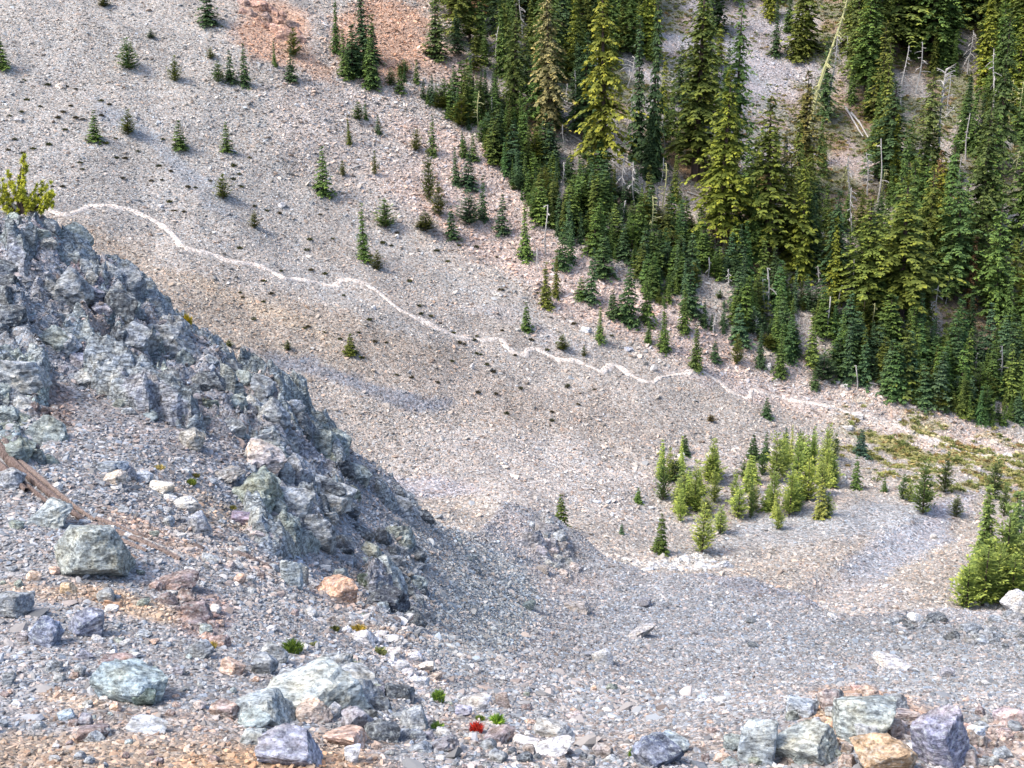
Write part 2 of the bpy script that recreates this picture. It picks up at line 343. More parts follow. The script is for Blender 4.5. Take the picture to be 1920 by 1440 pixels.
NZ = [(200,620,380,130,40,(.24,.25,.28),.7),(560,920,140,160,20,(.23,.25,.28),.8),(30,700,90,200,0,(.24,.26,.28),.8),(330,800,240,60,12,(.26,.25,.25),.8),(260,730,160,16,40,(.2,.14,.12),.5),
 (130,470,100,18,42,(.25,.18,.19),.6),(170,590,25,60,-20,(.3,.24,.2),.6),(500,740,100,20,30,(.34,.28,.26),.5),(100,770,40,60,10,(.22,.17,.15),.7),
 (400,960,130,22,25,(.40,.33,.26),.6),(290,1000,130,16,27,(.38,.29,.23),.7),(250,1135,130,24,15,SOIL,.85),(80,1110,80,18,10,SOIL,.6),(130,1310,90,14,5,SOIL,.7),(420,1030,150,20,25,(.36,.32,.29),.6),
 (200,1420,420,50,0,(.35,.275,.21),.9),(520,1430,220,30,0,(.40,.27,.17),.8),(300,1360,260,30,5,(.34,.28,.235),.6),(620,1390,140,25,0,(.36,.28,.22),.6),(380,1150,50,50,45,(.26,.18,.16),.6),
 (640,1120,60,25,20,(.36,.27,.21),.5),(740,1245,90,18,45,(.55,.52,.51),.9),(800,1260,60,18,45,(.40,.33,.28),.6),(720,1185,120,12,10,(.36,.30,.24),.6),
 (960,1000,110,45,40,(.33,.31,.305),.8),(1080,1100,90,35,10,(.33,.3,.285),.7),(1110,1140,60,18,0,(.36,.32,.28),.6),(900,1130,110,130,40,(.275,.295,.30),.8),(800,1010,95,95,40,(.31,.315,.31),.85),(860,1230,90,60,40,(.24,.25,.26),.6),
 (1450,1110,170,14,14,(.225,.23,.255),.8),(1330,1180,300,80,10,(.27,.28,.295),.9),(1200,1290,260,60,-5,(.29,.295,.305),.8),(1250,1390,260,22,0,(.33,.29,.26),.7),(960,1400,200,30,20,(.33,.29,.26),.6),
 (1700,1200,250,40,0,(.235,.245,.255),.9),(1800,1270,220,40,-5,(.26,.27,.28),.8),(1560,1350,60,40,0,SOIL,.9),(1640,1320,130,25,10,(.40,.28,.2),.7),(1850,1400,130,50,0,(.38,.31,.27),.8),(1500,1400,60,30,0,SOIL,.6),(1700,1370,90,20,0,(.38,.3,.27),.5),(1790,1150,120,16,0,(.34,.33,.33),.5)]
me_far, VF = far.mesh('scree_slope', M_far)
colF, uF, vF, dF = zones(VF, (.325,.302,.278), FZ, 1)
# forest floor and the mossy green-gold patches by the end of the trail
tx = np.array([p[0] for p in FOREST_GROUND]); ty = np.array([p[1] for p in FOREST_GROUND])
def forest_m(u, v): return smooth(-10, 70, np.interp(u, tx, ty, left=-200) - v)
fm = forest_m(uF, vF) * (1 - np.exp(-(((uF - 1380) / 120) ** 2 + ((vF - 120) / 130) ** 2)) * 1.0) * smooth(-.6, .0, fbm(VF[:, 0] * .15, VF[:, 1] * .15, 0, 5, 3))
gcol = np.where((vn(VF[:, 0] * .2, VF[:, 1] * .2, 0, 77) > .25)[:, None], np.array([.22,.15,.08]), np.array([.12,.13,.055]))
colF = colF * (1 - .75 * fm[:, None]) + gcol * .75 * fm[:, None]
band = (1 - smooth(30, 85, np.abs(vF - (850 + (uF - 1750) * .25)))) * smooth(1540, 1660, uF)
moss = band * smooth(-.12, .15, fbm(VF[:, 0] * .35, VF[:, 1] * .8, 0, 15, 4))
colF = colF * (1 - moss[:, None] * .9) + np.array([.24,.22,.08]) * moss[:, None] * .9
setcol(me_far, 'zone', colF)
# trail
TR = [(70,385),(100,398),(130,402),(165,388),(200,387),(240,392),(270,405),(300,420),(325,440),(340,460),(365,470),(400,478),(430,490),(470,495),(500,505),(520,515),(540,523),(570,525),(600,532),(625,537),(645,525),(680,530),(710,548),(730,565),(745,578),(770,592),(800,605),(830,620),(860,632),(900,638),(935,636),(950,650),(968,664),(985,666),(991,656),(1010,656),(1030,667),(1050,675),(1080,677),(1110,690),(1130,697),(1145,685),(1165,690),(1180,702),(1200,712),(1225,717),(1240,708),(1280,702),(1310,695),(1330,705),(1350,718),(1370,734),(1385,742),(1405,746),(1412,732),(1440,740),(1480,750),(1550,760)]
TR2 = [(1550,760),(1600,776),(1650,786),(1700,806),(1760,830),(1800,845),(1860,858),(1925,868),(1990,880)]
def spline(P, n):
    P = np.array(P, float); t = np.linspace(0, len(P) - 1.001, n); i = t.astype(int); f = (t - i)[:, None]
    g = lambda k: P[np.clip(k, 0, len(P) - 1)]
    p0, p1, p2, p3 = g(i - 1), g(i), g(i + 1), g(i + 2)
    return .5 * ((2 * p1) + (-p0 + p2) * f + (2 * p0 - 5 * p1 + 4 * p2 - p3) * f ** 2 + (-p0 + 3 * p1 - 3 * p2 + p3) * f ** 3)
def trail(name, px, n, width, col, lift):
    c = np.array([hit(u, v, 'far') for u, v in spline(px, n)]);
    for _ in range(2): c[1:-1] = (c[:-2] + 2 * c[1:-1] + c[2:]) / 4
    d = np.gradient(c[:, :2], axis=0); d /= np.linalg.norm(d, axis=1)[:, None] + 1e-9; nrm = np.c_[-d[:, 1], d[:, 0]]
    w = width * (1 + .45 * fbm(np.arange(n) * .21, np.zeros(n), 0, 99, 3)) * .5
    rows = []
    for k in np.linspace(-1, 1, 7):
        jit = .12 * fbm(np.arange(n) * .5, np.zeros(n) + k * 9, 0, 98, 2) * abs(k)
        p = c[:, :2] + nrm * (w * k + jit)[:, None]; z = far.h(p[:, 0], p[:, 1]) + lift - (.12 if abs(k) == 1 else 0); rows.append(np.c_[p, z])
    V = np.stack(rows, 1).reshape(-1, 3); a = np.arange(n * 7).reshape(n, 7)
    Fq = np.stack([a[:-1, :-1], a[:-1, 1:], a[1:, 1:], a[1:, :-1]], -1).reshape(-1, 4)
    me = mesh_from(name, V, Fq, M_path, flat=False)
    setcol(me, 'zone', np.array(col) * (1 + .07 * fbm(V[:, 0], V[:, 1], 0, 4, 3))[:, None])
    o = link(name, me); o['kind'] = 'structure'; return c
trail_c = trail('trail', TR, 620, .58, DUST, .10)
trail('trail_end', TR2, 220, .55, (.46, .425, .385), .09)
# density of loose stones on the far slope
dens = np.ones(len(VF)) * smooth(-420, -250, -np.abs(uF - 960) + 900) * smooth(-160, -60, vF) * (1 - smooth(1250, 1350, vF))
big = np.zeros(len(VF))
for (a, b, ru, rv, rot, s) in [(1000,470,420,90,32,1),(1350,640,330,60,28,1),(1680,780,330,60,18,.8),(720,90,160,130,20,1),(620,220,300,150,30,.7),(850,280,200,100,35,.9),(1380,200,140,160,60,.5),(1250,900,250,90,0,.3)]:
    cs, sn = math.cos(R(rot)), math.sin(R(rot)); du, dv = uF - a, vF - b
    e = ((du * cs + dv * sn) / ru) ** 2 + ((-du * sn + dv * cs) / rv) ** 2; big = np.maximum(big, s * (1 - smooth(.4, 1.3, e)))
gaps = np.ones(len(VF))
for (a, b, ru, rv, rot) in [(660,715,220,17,16),(290,270,150,16,38),(400,370,110,15,30),(1550,980,200,35,-8),(1700,1020,150,30,-35),(1400,130,130,14,62)]:
    cs, sn = math.cos(R(rot)), math.sin(R(rot)); du, dv = uF - a, vF - b
    e = ((du * cs + dv * sn) / ru) ** 2 + ((-du * sn + dv * cs) / rv) ** 2; gaps = np.minimum(gaps, .25 + .75 * smooth(.5, 1.2, e))
# keep the trail bed clear
tu, tv, _ = proj(trail_c[:, 0], trail_c[:, 1], trail_c[:, 2])
dt = np.full(len(VF), 99.)
idx = np.where((uF > 50) & (uF < 1600) & (vF > 360) & (vF < 790))[0]
for k in range(0, len(trail_c), 4): dt[idx] = np.minimum(dt[idx], np.hypot(VF[idx, 0] - trail_c[k, 0], VF[idx, 1] - trail_c[k, 1]))
clear = .12 + .88 * smooth(.45, 1.2, dt)
patch = .55 + .45 * smooth(-.4, .4, fbm(VF[:, 0] * .12, VF[:, 1] * .2, 0, 29, 4))
setf(me_far, 'd_small', dens * gaps * clear * patch * (1 - .5 * fm))
setf(me_far, 'd_big', dens * gaps * clear * (big + .10) * (1 - .6 * fm))
setf(me_far, 'd_moss', np.clip(moss * 1.0 + fm * .55 * (dens > .5), 0, 1) * clear * dens)
o_far = link('scree_slope', me_far); o_far['kind'] = 'structure'
me_near, VN = near.mesh('rocky_slope', M_near)
colN, uN, vN, dN = zones(VN, (.285,.285,.29), NZ, 2, 14)
setcol(me_near, 'zone', colN)
cm = crag_mask(VN[:, 0], VN[:, 1], VN[:, 2])
vis = smooth(-320, -200, -np.abs(uN - 960) + 900) * (VN[:, 1] < crest_y(VN[:, 0], VN[:, 1]) + 1.5) * (vN < 1600)
pn = .6 + .4 * smooth(-.4, .4, fbm(VN[:, 0] * .7, VN[:, 1] * .7, 0, 29, 4))
yn = VN[:, 1]
setf(me_near, 'd_a', vis * (1 - smooth(17, 24, yn)) * (1 - .5 * cm) * pn)
setf(me_near, 'd_b', vis * smooth(14, 22, yn) * (1 - smooth(34, 46, yn)) * (1 - .75 * cm) * pn)
setf(me_near, 'd_c', vis * smooth(30, 42, yn) * (1 - .7 * cm) * pn)
setf(me_near, 'd_d', vis * (1 - smooth(40, 50, yn)) * (.3 + .7 * cm) * smooth(-.2, .5, fbm(VN[:, 0] * .5, VN[:, 1] * .5, 0, 44, 3)))
o_near = link('rocky_slope', me_near); o_near['kind'] = 'structure'

# ------------------------------------------------------------------ rock shapes
def ico(sub):
    import bmesh
    bm = bmesh.new(); bmesh.ops.create_icosphere(bm, subdivisions=sub, radius=1)
    V = np.array([v.co[:] for v in bm.verts]); Fc = np.array([[v.index for v in f.verts] for f in bm.faces]); bm.free(); return V, Fc
ICO = {k: ico(k) for k in (1, 2, 3, 4, 5)}
def rock_verts(seed, sub, dims=(1, 1, 1), planes=12, rough=.07, freq=2.2, strata=.0, peak=0.0):
    rg = np.random.RandomState(seed); D, Fc = ICO[sub]
    n = rg.normal(size=(planes, 3)); n /= np.linalg.norm(n, axis=1)[:, None]; dd = rg.uniform(.48, .98, planes)
    if sub >= 3:     # broken blocks: six jittered faces plus a few chopped corners
        M = np.linalg.qr(np.eye(3) + rg.uniform(-.35, .35, (3, 3)))[0]; nb_ = np.r_[M, -M] + rg.uniform(-.30, .30, (6, 3)); nb_ /= np.linalg.norm(nb_, axis=1)[:, None]
        n = np.r_[nb_, n[:max(3, planes - 6)]]; dd = np.r_[rg.uniform(.5, .92, 6), rg.uniform(.62, .98, len(n) - 6)]
    else:
        n[0] = (rg.uniform(-.3, .3), rg.uniform(-.3, .3), 1); n[0] /= np.linalg.norm(n[0]); dd[0] = rg.uniform(.5, .8)
    dot = D @ n.T; r = np.min(np.where(dot > .05, dd / np.maximum(dot, .05), 9), axis=1); r = np.minimum(r, 1.35)
    if sub >= 3:
        n2 = rg.normal(size=(planes, 3)); n2 /= np.linalg.norm(n2, axis=1)[:, None]; d2 = rg.uniform(.80, 1.1, planes)
        P0 = D * r[:, None]; q2 = P0 @ n2.T; k2 = np.min(np.where(q2 > .05, d2 / np.maximum(q2, .05), 9), axis=1); r = r * np.minimum(k2, 1)
    V = D * r[:, None]
    if sub >= 3:
        q = V * freq + seed * 3.1
        c_ = np.floor(V * 3.2 + .35 * vn(V[:, 0] * 3, V[:, 1] * 3, V[:, 2] * 3, seed)[:, None] + seed)   # stepped spalls
        V = V * (1 + rough * 1.1 * (_h(c_[:, 0], c_[:, 1], c_[:, 2], seed) - .5) + rough * .5 * ridged(q[:, 0], q[:, 1] * 1.4, q[:, 2] * 2.6, seed, 4) + rough * .35 * fbm(q[:, 0] * 4, q[:, 1] * 4, q[:, 2] * 5, seed + 3, 3))[:, None]
        if strata:
            s = V @ np.array([.35, .25, .9]); k = s * 6 + .6 * vn(V[:, 0] * 2, V[:, 1] * 2, V[:, 2] * 2, seed)
            V = V * (1 + strata * (np.abs((k % 1) - .5) * 2 - .5))[:, None]
    else: V = V * (1 + rg.uniform(-.08, .08, len(V)))[:, None]
    if peak: V = V * np.c_[np.clip(1.15 - peak * V[:, 2], .12, 2), np.clip(1.15 - peak * V[:, 2], .12, 2), np.ones(len(V)) * 1.15]
    return V * np.array(dims), Fc
def rock_mesh(name, seed, sub, mat, dims=(1, 1, 1), **kw):
    V, Fc = rock_verts(seed, sub, dims, **kw); return mesh_from(name, V, Fc, mat)
# loose stones as instances
stones = bpy.data.collections.new('stone_shapes')
for k in range(10):
    rg = np.random.RandomState(k + 50)
    me = rock_mesh('stone', 300 + k, 1 if k % 2 else 2, M_stone, dims=(1, rg.uniform(.55, .9), rg.uniform(.35, .6)), planes=9)
    stones.objects.link(bpy.data.objects.new('stone', me))
def scatter(name, src, attr, density, s0, s1, coll, label, seed, expo=2.0, rot=None, kind='stuff', offset=0.0):
    o = link(name, src); o['kind'] = kind
    g = bpy.data.node_groups.new(name, 'GeometryNodeTree')
    g.interface.new_socket('Geometry', in_out='INPUT', socket_type='NodeSocketGeometry'); g.interface.new_socket('Geometry', in_out='OUTPUT', socket_type='NodeSocketGeometry')
    n = g.nodes; L = g.links.new; gi = n.new('NodeGroupInput'); go = n.new('NodeGroupOutput')
    na = n.new('GeometryNodeInputNamedAttribute'); na.data_type = 'FLOAT'; na.inputs[0].default_value = attr
    mm = n.new('ShaderNodeMath'); mm.operation = 'MULTIPLY'; mm.inputs[1].default_value = density; L(na.outputs[0], mm.inputs[0])
    dp = n.new('GeometryNodeDistributePointsOnFaces'); dp.inputs['Seed'].default_value = seed; L(gi.outputs[0], dp.inputs['Mesh']); L(mm.outputs[0], dp.inputs['Density'])
    ci = n.new('GeometryNodeCollectionInfo'); ci.inputs[0].default_value = coll; ci.inputs['Separate Children'].default_value = True; ci.inputs['Reset Children'].default_value = True
    ip = n.new('GeometryNodeInstanceOnPoints'); ip.inputs['Pick Instance'].default_value = True
    L(dp.outputs[0], ip.inputs['Points']); L(ci.outputs[0], ip.inputs['Instance'])
    rr = n.new('FunctionNodeRandomValue'); rr.data_type = 'FLOAT_VECTOR'
    a = rot or ((-.7, -.7, 0), (.7, .7, 6.28)); rr.inputs[0].default_value = a[0]; rr.inputs[1].default_value = a[1]; rr.inputs['Seed'].default_value = seed + 1
    L(rr.outputs[0], ip.inputs['Rotation'])
    rs = n.new('FunctionNodeRandomValue'); rs.data_type = 'FLOAT'; rs.inputs[2].default_value = 0; rs.inputs[3].default_value = 1; rs.inputs['Seed'].default_value = seed + 2
    pw = n.new('ShaderNodeMath'); pw.operation = 'POWER'; pw.inputs[1].default_value = expo; L(rs.outputs[1], pw.inputs[0])
    mr = n.new('ShaderNodeMapRange'); mr.inputs[3].default_value = s0; mr.inputs[4].default_value = s1; L(pw.outputs[0], mr.inputs[0]); L(mr.outputs[0], ip.inputs['Scale'])
    L(ip.outputs[0], go.inputs[0])
    md = o.modifiers.new('scatter', 'NODES'); md.node_group = g; return o
scatter('scree_stones', me_far, 'd_small', 17.0, .045, .19, stones, '', 1, 2.2)
scatter('talus_blocks', me_far, 'd_big', 4.6, .12, .40, stones, '', 5, 2.4)
scatter('fine_gravel', me_near, 'd_a', 620, .010, .050, stones, '', 11, 2.6)
scatter('coarse_gravel', me_near, 'd_b', 220, .018, .085, stones, '', 21, 2.4)
scatter('mound_gravel', me_near, 'd_c', 95, .03, .115, stones, '', 31, 2.6)
scatter('rubble', me_near, 'd_d', 26, .04, .17, stones, '', 41, 2.6)

# ------------------------------------------------------------------ rocks one by one
RV = {}
def rock_variant(mat, key, sub, strata=.0, rough=.07, planes=12, peak=0.0):
    k = (mat.name, key, sub, peak)
    if k not in RV: RV[k] = rock_mesh('rock', 500 + key * 7, sub, mat, planes=planes, rough=rough, strata=strata, peak=peak)
    return RV[k]
def put_rock(name, u, v, wpx, hpx, col, seed, mat, sub=4, parent=None, which='near', sink=.3, rot=None, rough=.07, deep=None, planes=12, strata=.0, nvar=9, peak=0.0):
    """a rock whose foot meets the slope where the photo shows it"""
    p = hit(u, v, which)
    if p is None: return None
    rg = random.Random(seed * 13 + int(u))
    d = proj(*p)[2]; w = wpx * d / FPX; h = hpx * d / FPX
    o = link(name, rock_variant(mat, seed % nvar, sub, strata, rough, planes, peak), parent)
    dp = (deep if deep else rg.uniform(.7, 1.0)) * w
    o.scale = (w * .56, dp * .56, h * .62); o.rotation_euler = rot or (rg.uniform(-.3, .3), rg.uniform(-.3, .3), rg.uniform(-.5, .5))
    up = h * (.5 - sink)
    o.location = (p[0], p[1] + dp * .15, p[2] + up)
    g_ = sum(col) / 3; col = [a_ * .72 + g_ * .28 for a_ in col]; k = rg.uniform(.88, 1.14); o.color = (col[0] * k, col[1] * k, col[2] * k, 1); return o
BL=(.215,.24,.262); BG=(.215,.26,.25); BP=(.225,.22,.26); DKR=(.095,.11,.125); RB=(.23,.165,.15); OR=(.46,.25,.14); PK=(.36,.31,.30); WH=(.44,.43,.42); GN=(.20,.235,.19); OC=(.50,.34,.17); LG=(.29,.31,.315)
def inpoly(u, v, P):
    c = False; j = len(P) - 1
    for i in range(len(P)):
        if (P[i][1] > v) != (P[j][1] > v) and u < (P[j][0] - P[i][0]) * (v - P[i][1]) / (P[j][1] - P[i][1]) + P[i][0]: c = not c
        j = i
    return c
def outcrop(label, poly, n, s0, s1, cols, seed, mat=M_rock, which='near', anchor=None, rough=.09, asp=.75, sub=4, rot=None, sink=.58, strata=.0, fixed=()):
    rg = random.Random(seed); a = anchor or (sum(p[0] for p in poly) / len(poly), sum(p[1] for p in poly) / len(poly))
    p = hit(a[0], a[1], which); root = bpy.data.objects.new('rock_outcrop', None); C.objects.link(root); root.location = p; root.empty_display_size = .3
    tag(root, label, 'rock outcrop'); pts = []; tries = 0
    us = [q[0] for q in poly]; vs_ = [q[1] for q in poly]; items = list(fixed)
    while len(pts) < n and tries < n * 40:
        tries += 1; u, v = rg.uniform(min(us), max(us)), rg.uniform(min(vs_), max(vs_))
        if not inpoly(u, v, poly): continue
        s = s0 + (s1 - s0) * rg.random() ** 2
        if any(math.hypot(u - q[0], v - q[1]) < (s + q[2]) * .27 for q in pts): continue
        pts.append((u, v, s)); items.append((u, v, s, s * asp * rg.uniform(.7, 1.25), rg.choice(cols)))
    for i, (u, v, w, h, c) in enumerate(items):
        o = put_rock('block', u, v, w, h, c, seed + i, mat, sub, None, which, sink, rot and tuple(r + rg.uniform(-.25, .25) for r in rot), rough, planes=rg.choice((9, 12, 15)), strata=strata)
        if o is None: continue
        o.location = o.location - root.location; o.parent = root
    return root
DIP = (.15, .62, .1)
def crag_h(x, y):
    sx = x + .5 * fbm(x * .7, y * .7, 0, 3, 3); sy = y + .5 * fbm(x * .7, y * .7, 5, 8, 3)
    z = 0
    for f, a, tl, sd_ in ((.42, .95, .75, 3), (1.05, .46, .8, 13), (2.7, .16, .8, 23), (6.0, .05, .8, 33)):
        c, v, gx, gy = cells((sx * .8 + sy * .6) * f, (sy * .8 - sx * .6) * f * .62, sd_)
        z = z + a * (v - .5) + (gx * (_h(np.floor(v * 997), np.floor(v * 991), 0 * np.floor(v), 4) - .35) + gy * (v - .2)) * a * tl * 1.6
        sx = sx + .03 * vn(x * f * 3, y * f * 3, 0, sd_ + 1); sy = sy + .03 * vn(x * f * 3, y * f * 3, 7, sd_ + 2)
    return z + .015 * ridged(x * 3, y * 3, 0, 44, 4)
def bedrock(parent, x0, x1, y0, y1, step, cols, mat, seed):
    X, Y = np.meshgrid(np.arange(x0, x1, step), np.arange(y0, y1, step)); Zb = near.h(X, Y); u, v, d = proj(X, Y, Zb)
    m = crag_mask(X.ravel(), Y.ravel(), Zb.ravel()).reshape(X.shape); over = Y - crest_y(X, Y)
    m2 = smooth(.15, .8, m + .25 * fbm(X * .5, Y * .5, 0, seed, 4)) * (1 - smooth(1.2, 3.5, over))
    hh = crag_h(X, Y); Z = Zb - .12 + (hh * .78 + .18) * m2 - .5 * (1 - smooth(0, .35, m2))
    jx = .05 * m2 * fbm(X * 1.3, Z * 1.6, Y * 1.3, 71, 4); jy = .10 * m2 * fbm(Y * 1.3, Z * 1.6, X * 1.1, 75, 4)
    V = np.stack([X + jx, Y + jy, Z], -1).reshape(-1, 3); ny, nx = X.shape; a = np.arange(nx * ny).reshape(ny, nx)
    keep = (m2 > .02); k = (keep[:-1, :-1] | keep[1:, 1:]) & (over[:-1, :-1] < 2.5)
    Fq = np.stack([a[:-1, :-1], a[:-1, 1:], a[1:, 1:], a[1:, :-1]], -1)[k]; used, inv = np.unique(Fq.ravel(), return_inverse=True)
    me = mesh_from('bedrock', V[used], inv.reshape(-1, 4), mat); P = V[used]
    c_, vv, _, _ = cells(P[:, 0] * 1.1 + P[:, 2], P[:, 1] * .8, seed + 3); ci = (vv * len(cols)).astype(int) % len(cols); col = np.array(cols)[ci]
    w = .5 + .5 * vn(P[:, 0] * .6, P[:, 1] * .6, 0, seed + 5)[:, None]; col = col * .6 + .4 * (np.array(BG) * w + np.array(BL) * (1 - w))
    setcol(me, 'zone', col); o = link('bedrock', me); o.location = (0, 0, 0)
    if parent is not None:
        o.parent = parent; o.location = -parent.location
    return o
outcrop('broken rubble shoulder of teal, tan and grey blocks in the bottom right foreground', [(1340,1440),(1400,1370),(1480,1340),(1560,1310),(1640,1305),(1720,1340),(1700,1440)], 40, 20, 70, [BG, LG, GN, (.34,.26,.2), BL, (.38,.27,.2)], 601, M_rockn, sub=4, sink=.32)
outcrop('band of half-buried grey and rust rubble along the lower edge at the far right', [(1790,1440),(1800,1360),(1920,1330),(1920,1440)], 26, 14, 40, [LG, (.34,.27,.23), BL, (.38,.28,.22)], 611, M_rockn, sub=3, sink=.32)
outcrop('half-buried mixed grey and brown rubble at the bottom centre', [(850,1440),(860,1370),(960,1390),(1180,1420),(1200,1440)], 26, 14, 40, [LG, (.3,.25,.22), BL, DKR], 621, M_rockn, sub=3, sink=.32)
outcrop('scattered half-buried purple-blue and brown stones around the long blue-green rock', [(20,1230),(200,1150),(420,1180),(440,1330),(250,1400),(30,1380)], 34, 12, 34, [BL, BP, LG, (.28,.2,.17), BG], 631, M_rocks, sub=3, sink=.35)
outcrop('scattered half-buried grey and white slabs on the gravel above the pyramid boulder', [(190,900),(330,860),(460,930),(560,1090),(420,1080),(260,960)], 34, 12, 38, [LG, BL, (.38,.37,.35), (.25,.22,.2)], 641, M_rocks, sub=3, sink=.35, asp=.5)
RIDGE = outcrop('long blue-grey crag ridge running down from the yellow-green pine to the knob', [(10,430),(90,410),(190,490),(260,560),(340,600),(420,680),(480,710),(570,770),(560,800),(430,770),(330,740),(230,660),(150,570),(60,520)], 34, 34, 90, [BL, BL, BG, BP, LG, DKR], 101, rot=DIP, strata=.05,
        fixed=[(215,590,80,110,DKR),(130,540,90,70,BL),(300,640,90,70,BL),(240,540,70,80,BL),(330,660,100,80,BL)])
outcrop('blue-green shelf of broken rock in the middle of the left slope', [(40,610),(150,640),(250,690),(360,740),(470,790),(420,815),(300,800),(180,750),(60,690)], 20, 26, 70, [BL, BG, BP, LG, GN], 151, rot=(.2, .4, 0), strata=.05)
outcrop('rough dark blue-green knob with overhangs and a pale flat cap on its left shoulder', [(455,850),(520,800),(600,790),(650,830),(665,900),(660,960),(690,1040),(640,1070),(560,1030),(500,990),(455,930)], 28, 36, 90, [BL, BG, BG, GN, DKR, LG], 201, rot=(.3, .15, 0), rough=.11,
        fixed=[(490,855,88,60,(.42,.36,.33)),(600,835,110,80,BG),(560,910,80,120,(.24,.27,.32)),(610,930,100,60,LG),(490,940,90,110,GN),(530,1000,80,90,BG),(645,890,40,75,DKR),(590,1010,70,90,BL)])
bedrock(RIDGE, -19.5, -1.2, 22.5, 43, .055, [BL, BG, BP, LG, DKR, BL], M_bed, 5)
outcrop('small blue crag tip behind the dark knob', [(700,900),(740,885),(790,950),(800,985),(760,975),(715,935)], 16, 26, 60, [BL, BL, DKR], 251, rot=(.3, .5, 0))
outcrop('dark overhanging nose of rock below the knob, with a smooth green-grey boulder face', [(680,1060),(690,990),(750,985),(790,1060),(800,1130),(810,1180),(750,1180),(700,1130)], 26, 26, 70, [DKR, BL, BG, DKR], 301, rough=.1,
        fixed=[(720,1090,85,85,(.24,.275,.275)),(700,1045,44,60,(.33,.36,.30)),(690,1100,40,60,(.11,.15,.10)),(730,1130,90,40,(.06,.07,.09))])  # dark tones and near-black lower blocks put the nose's shade into the colour
outcrop('pale lichen-crusted pillar at the left edge above the fallen log', [(0,640),(30,690),(50,760),(90,830),(95,870),(40,870),(0,830)], 16, 40, 100, [BG, LG, GN], 351, rot=(.1, .5, 0), strata=.05)
outcrop('nearly black crag cut by the left edge of the view', [(0,500),(20,520),(24,600),(0,640)], 6, 40, 80, [DKR], 371)
outcrop('low reddish-brown ledge of splintered rock near the left edge', [(60,760),(110,770),(130,800),(100,820),(70,800)], 10, 22, 46, [RB, (.15,.11,.1)], 381, rot=(.2, .3, .4))
outcrop('red-brown broken band running down the foreground gravel', [(290,1095),(350,1110),(375,1150),(430,1215),(410,1220),(350,1170),(300,1120)], 16, 22, 50, [RB, (.3,.2,.17), (.2,.15,.14)], 401, M_rockn)
outcrop('whitish lichen-crusted hump with a dark hollow in its right side', [(440,1390),(500,1300),(560,1265),(640,1250),(700,1290),(690,1330),(560,1340),(480,1400)], 14, 60, 120, [(.33,.36,.34), LG, BL], 451, M_rockn, asp=.6,
        fixed=[(590,1330,210,100,(.36,.40,.37)),(500,1350,130,90,(.28,.33,.34)),(665,1320,100,60,BL)], sink=.5)
outcrop('blue-purple broken rock shoulder right of the lichen hump', [(690,1300),(760,1300),(800,1360),(850,1420),(800,1430),(720,1360),(640,1350)], 18, 36, 90, [BL, BP, BG, DKR], 471, M_rockn, fixed=[(780,1365,60,70,LG),(665,1365,60,50,BP)])
outcrop('chalk-white slab streak curving down behind the lichen hump', [(670,1200),(720,1190),(760,1220),(800,1270),(780,1290),(740,1250),(690,1210)], 12, 26, 60, [WH, (.5,.47,.46)], 491, M_rockn, asp=.5)
outcrop('pinkish-grey cracked hump in the middle of the scree bowl', [(975,985),(1030,975),(1060,1020),(1085,1080),(1060,1090),(1010,1040)], 22, 20, 52, [PK, LG, (.25,.24,.25)], 501)
outcrop('thin line of teal rocks breaking the grey slope in the middle', [(855,1010),(880,1030),(900,1060),(890,1070),(860,1035)], 6, 16, 34, [BG, BL], 511)
outcrop('rusty orange cliff at the top of the view', [(440,5),(480,0),(530,25),(560,60),(555,80),(520,75),(480,35),(445,25)], 26, 20, 52, [(.50,.27,.17), (.42,.23,.15), (.3,.2,.16)], 521, M_rockf, 'far', rot=(0, .6, 0), strata=.05)
outcrop('bright white outcrop on the rim of the grey mound', [(1200,1075),(1240,1050),(1300,1040),(1370,1062),(1300,1070)], 18, 14, 40, [WH, (.5,.5,.5)], 531, M_rock, 'far', asp=.5)
outcrop('dark blue-grey spur rising right of the grey mound', [(1650,1175),(1700,1158),(1770,1162),(1750,1180)], 10, 16, 40, [BL, DKR], 541)
outcrop('dark rocky slope edge at the far right under the green pines', [(1760,1190),(1920,1150),(1920,1230),(1830,1215)], 20, 18, 50, [BL, DKR, (.2,.2,.2)], 551)

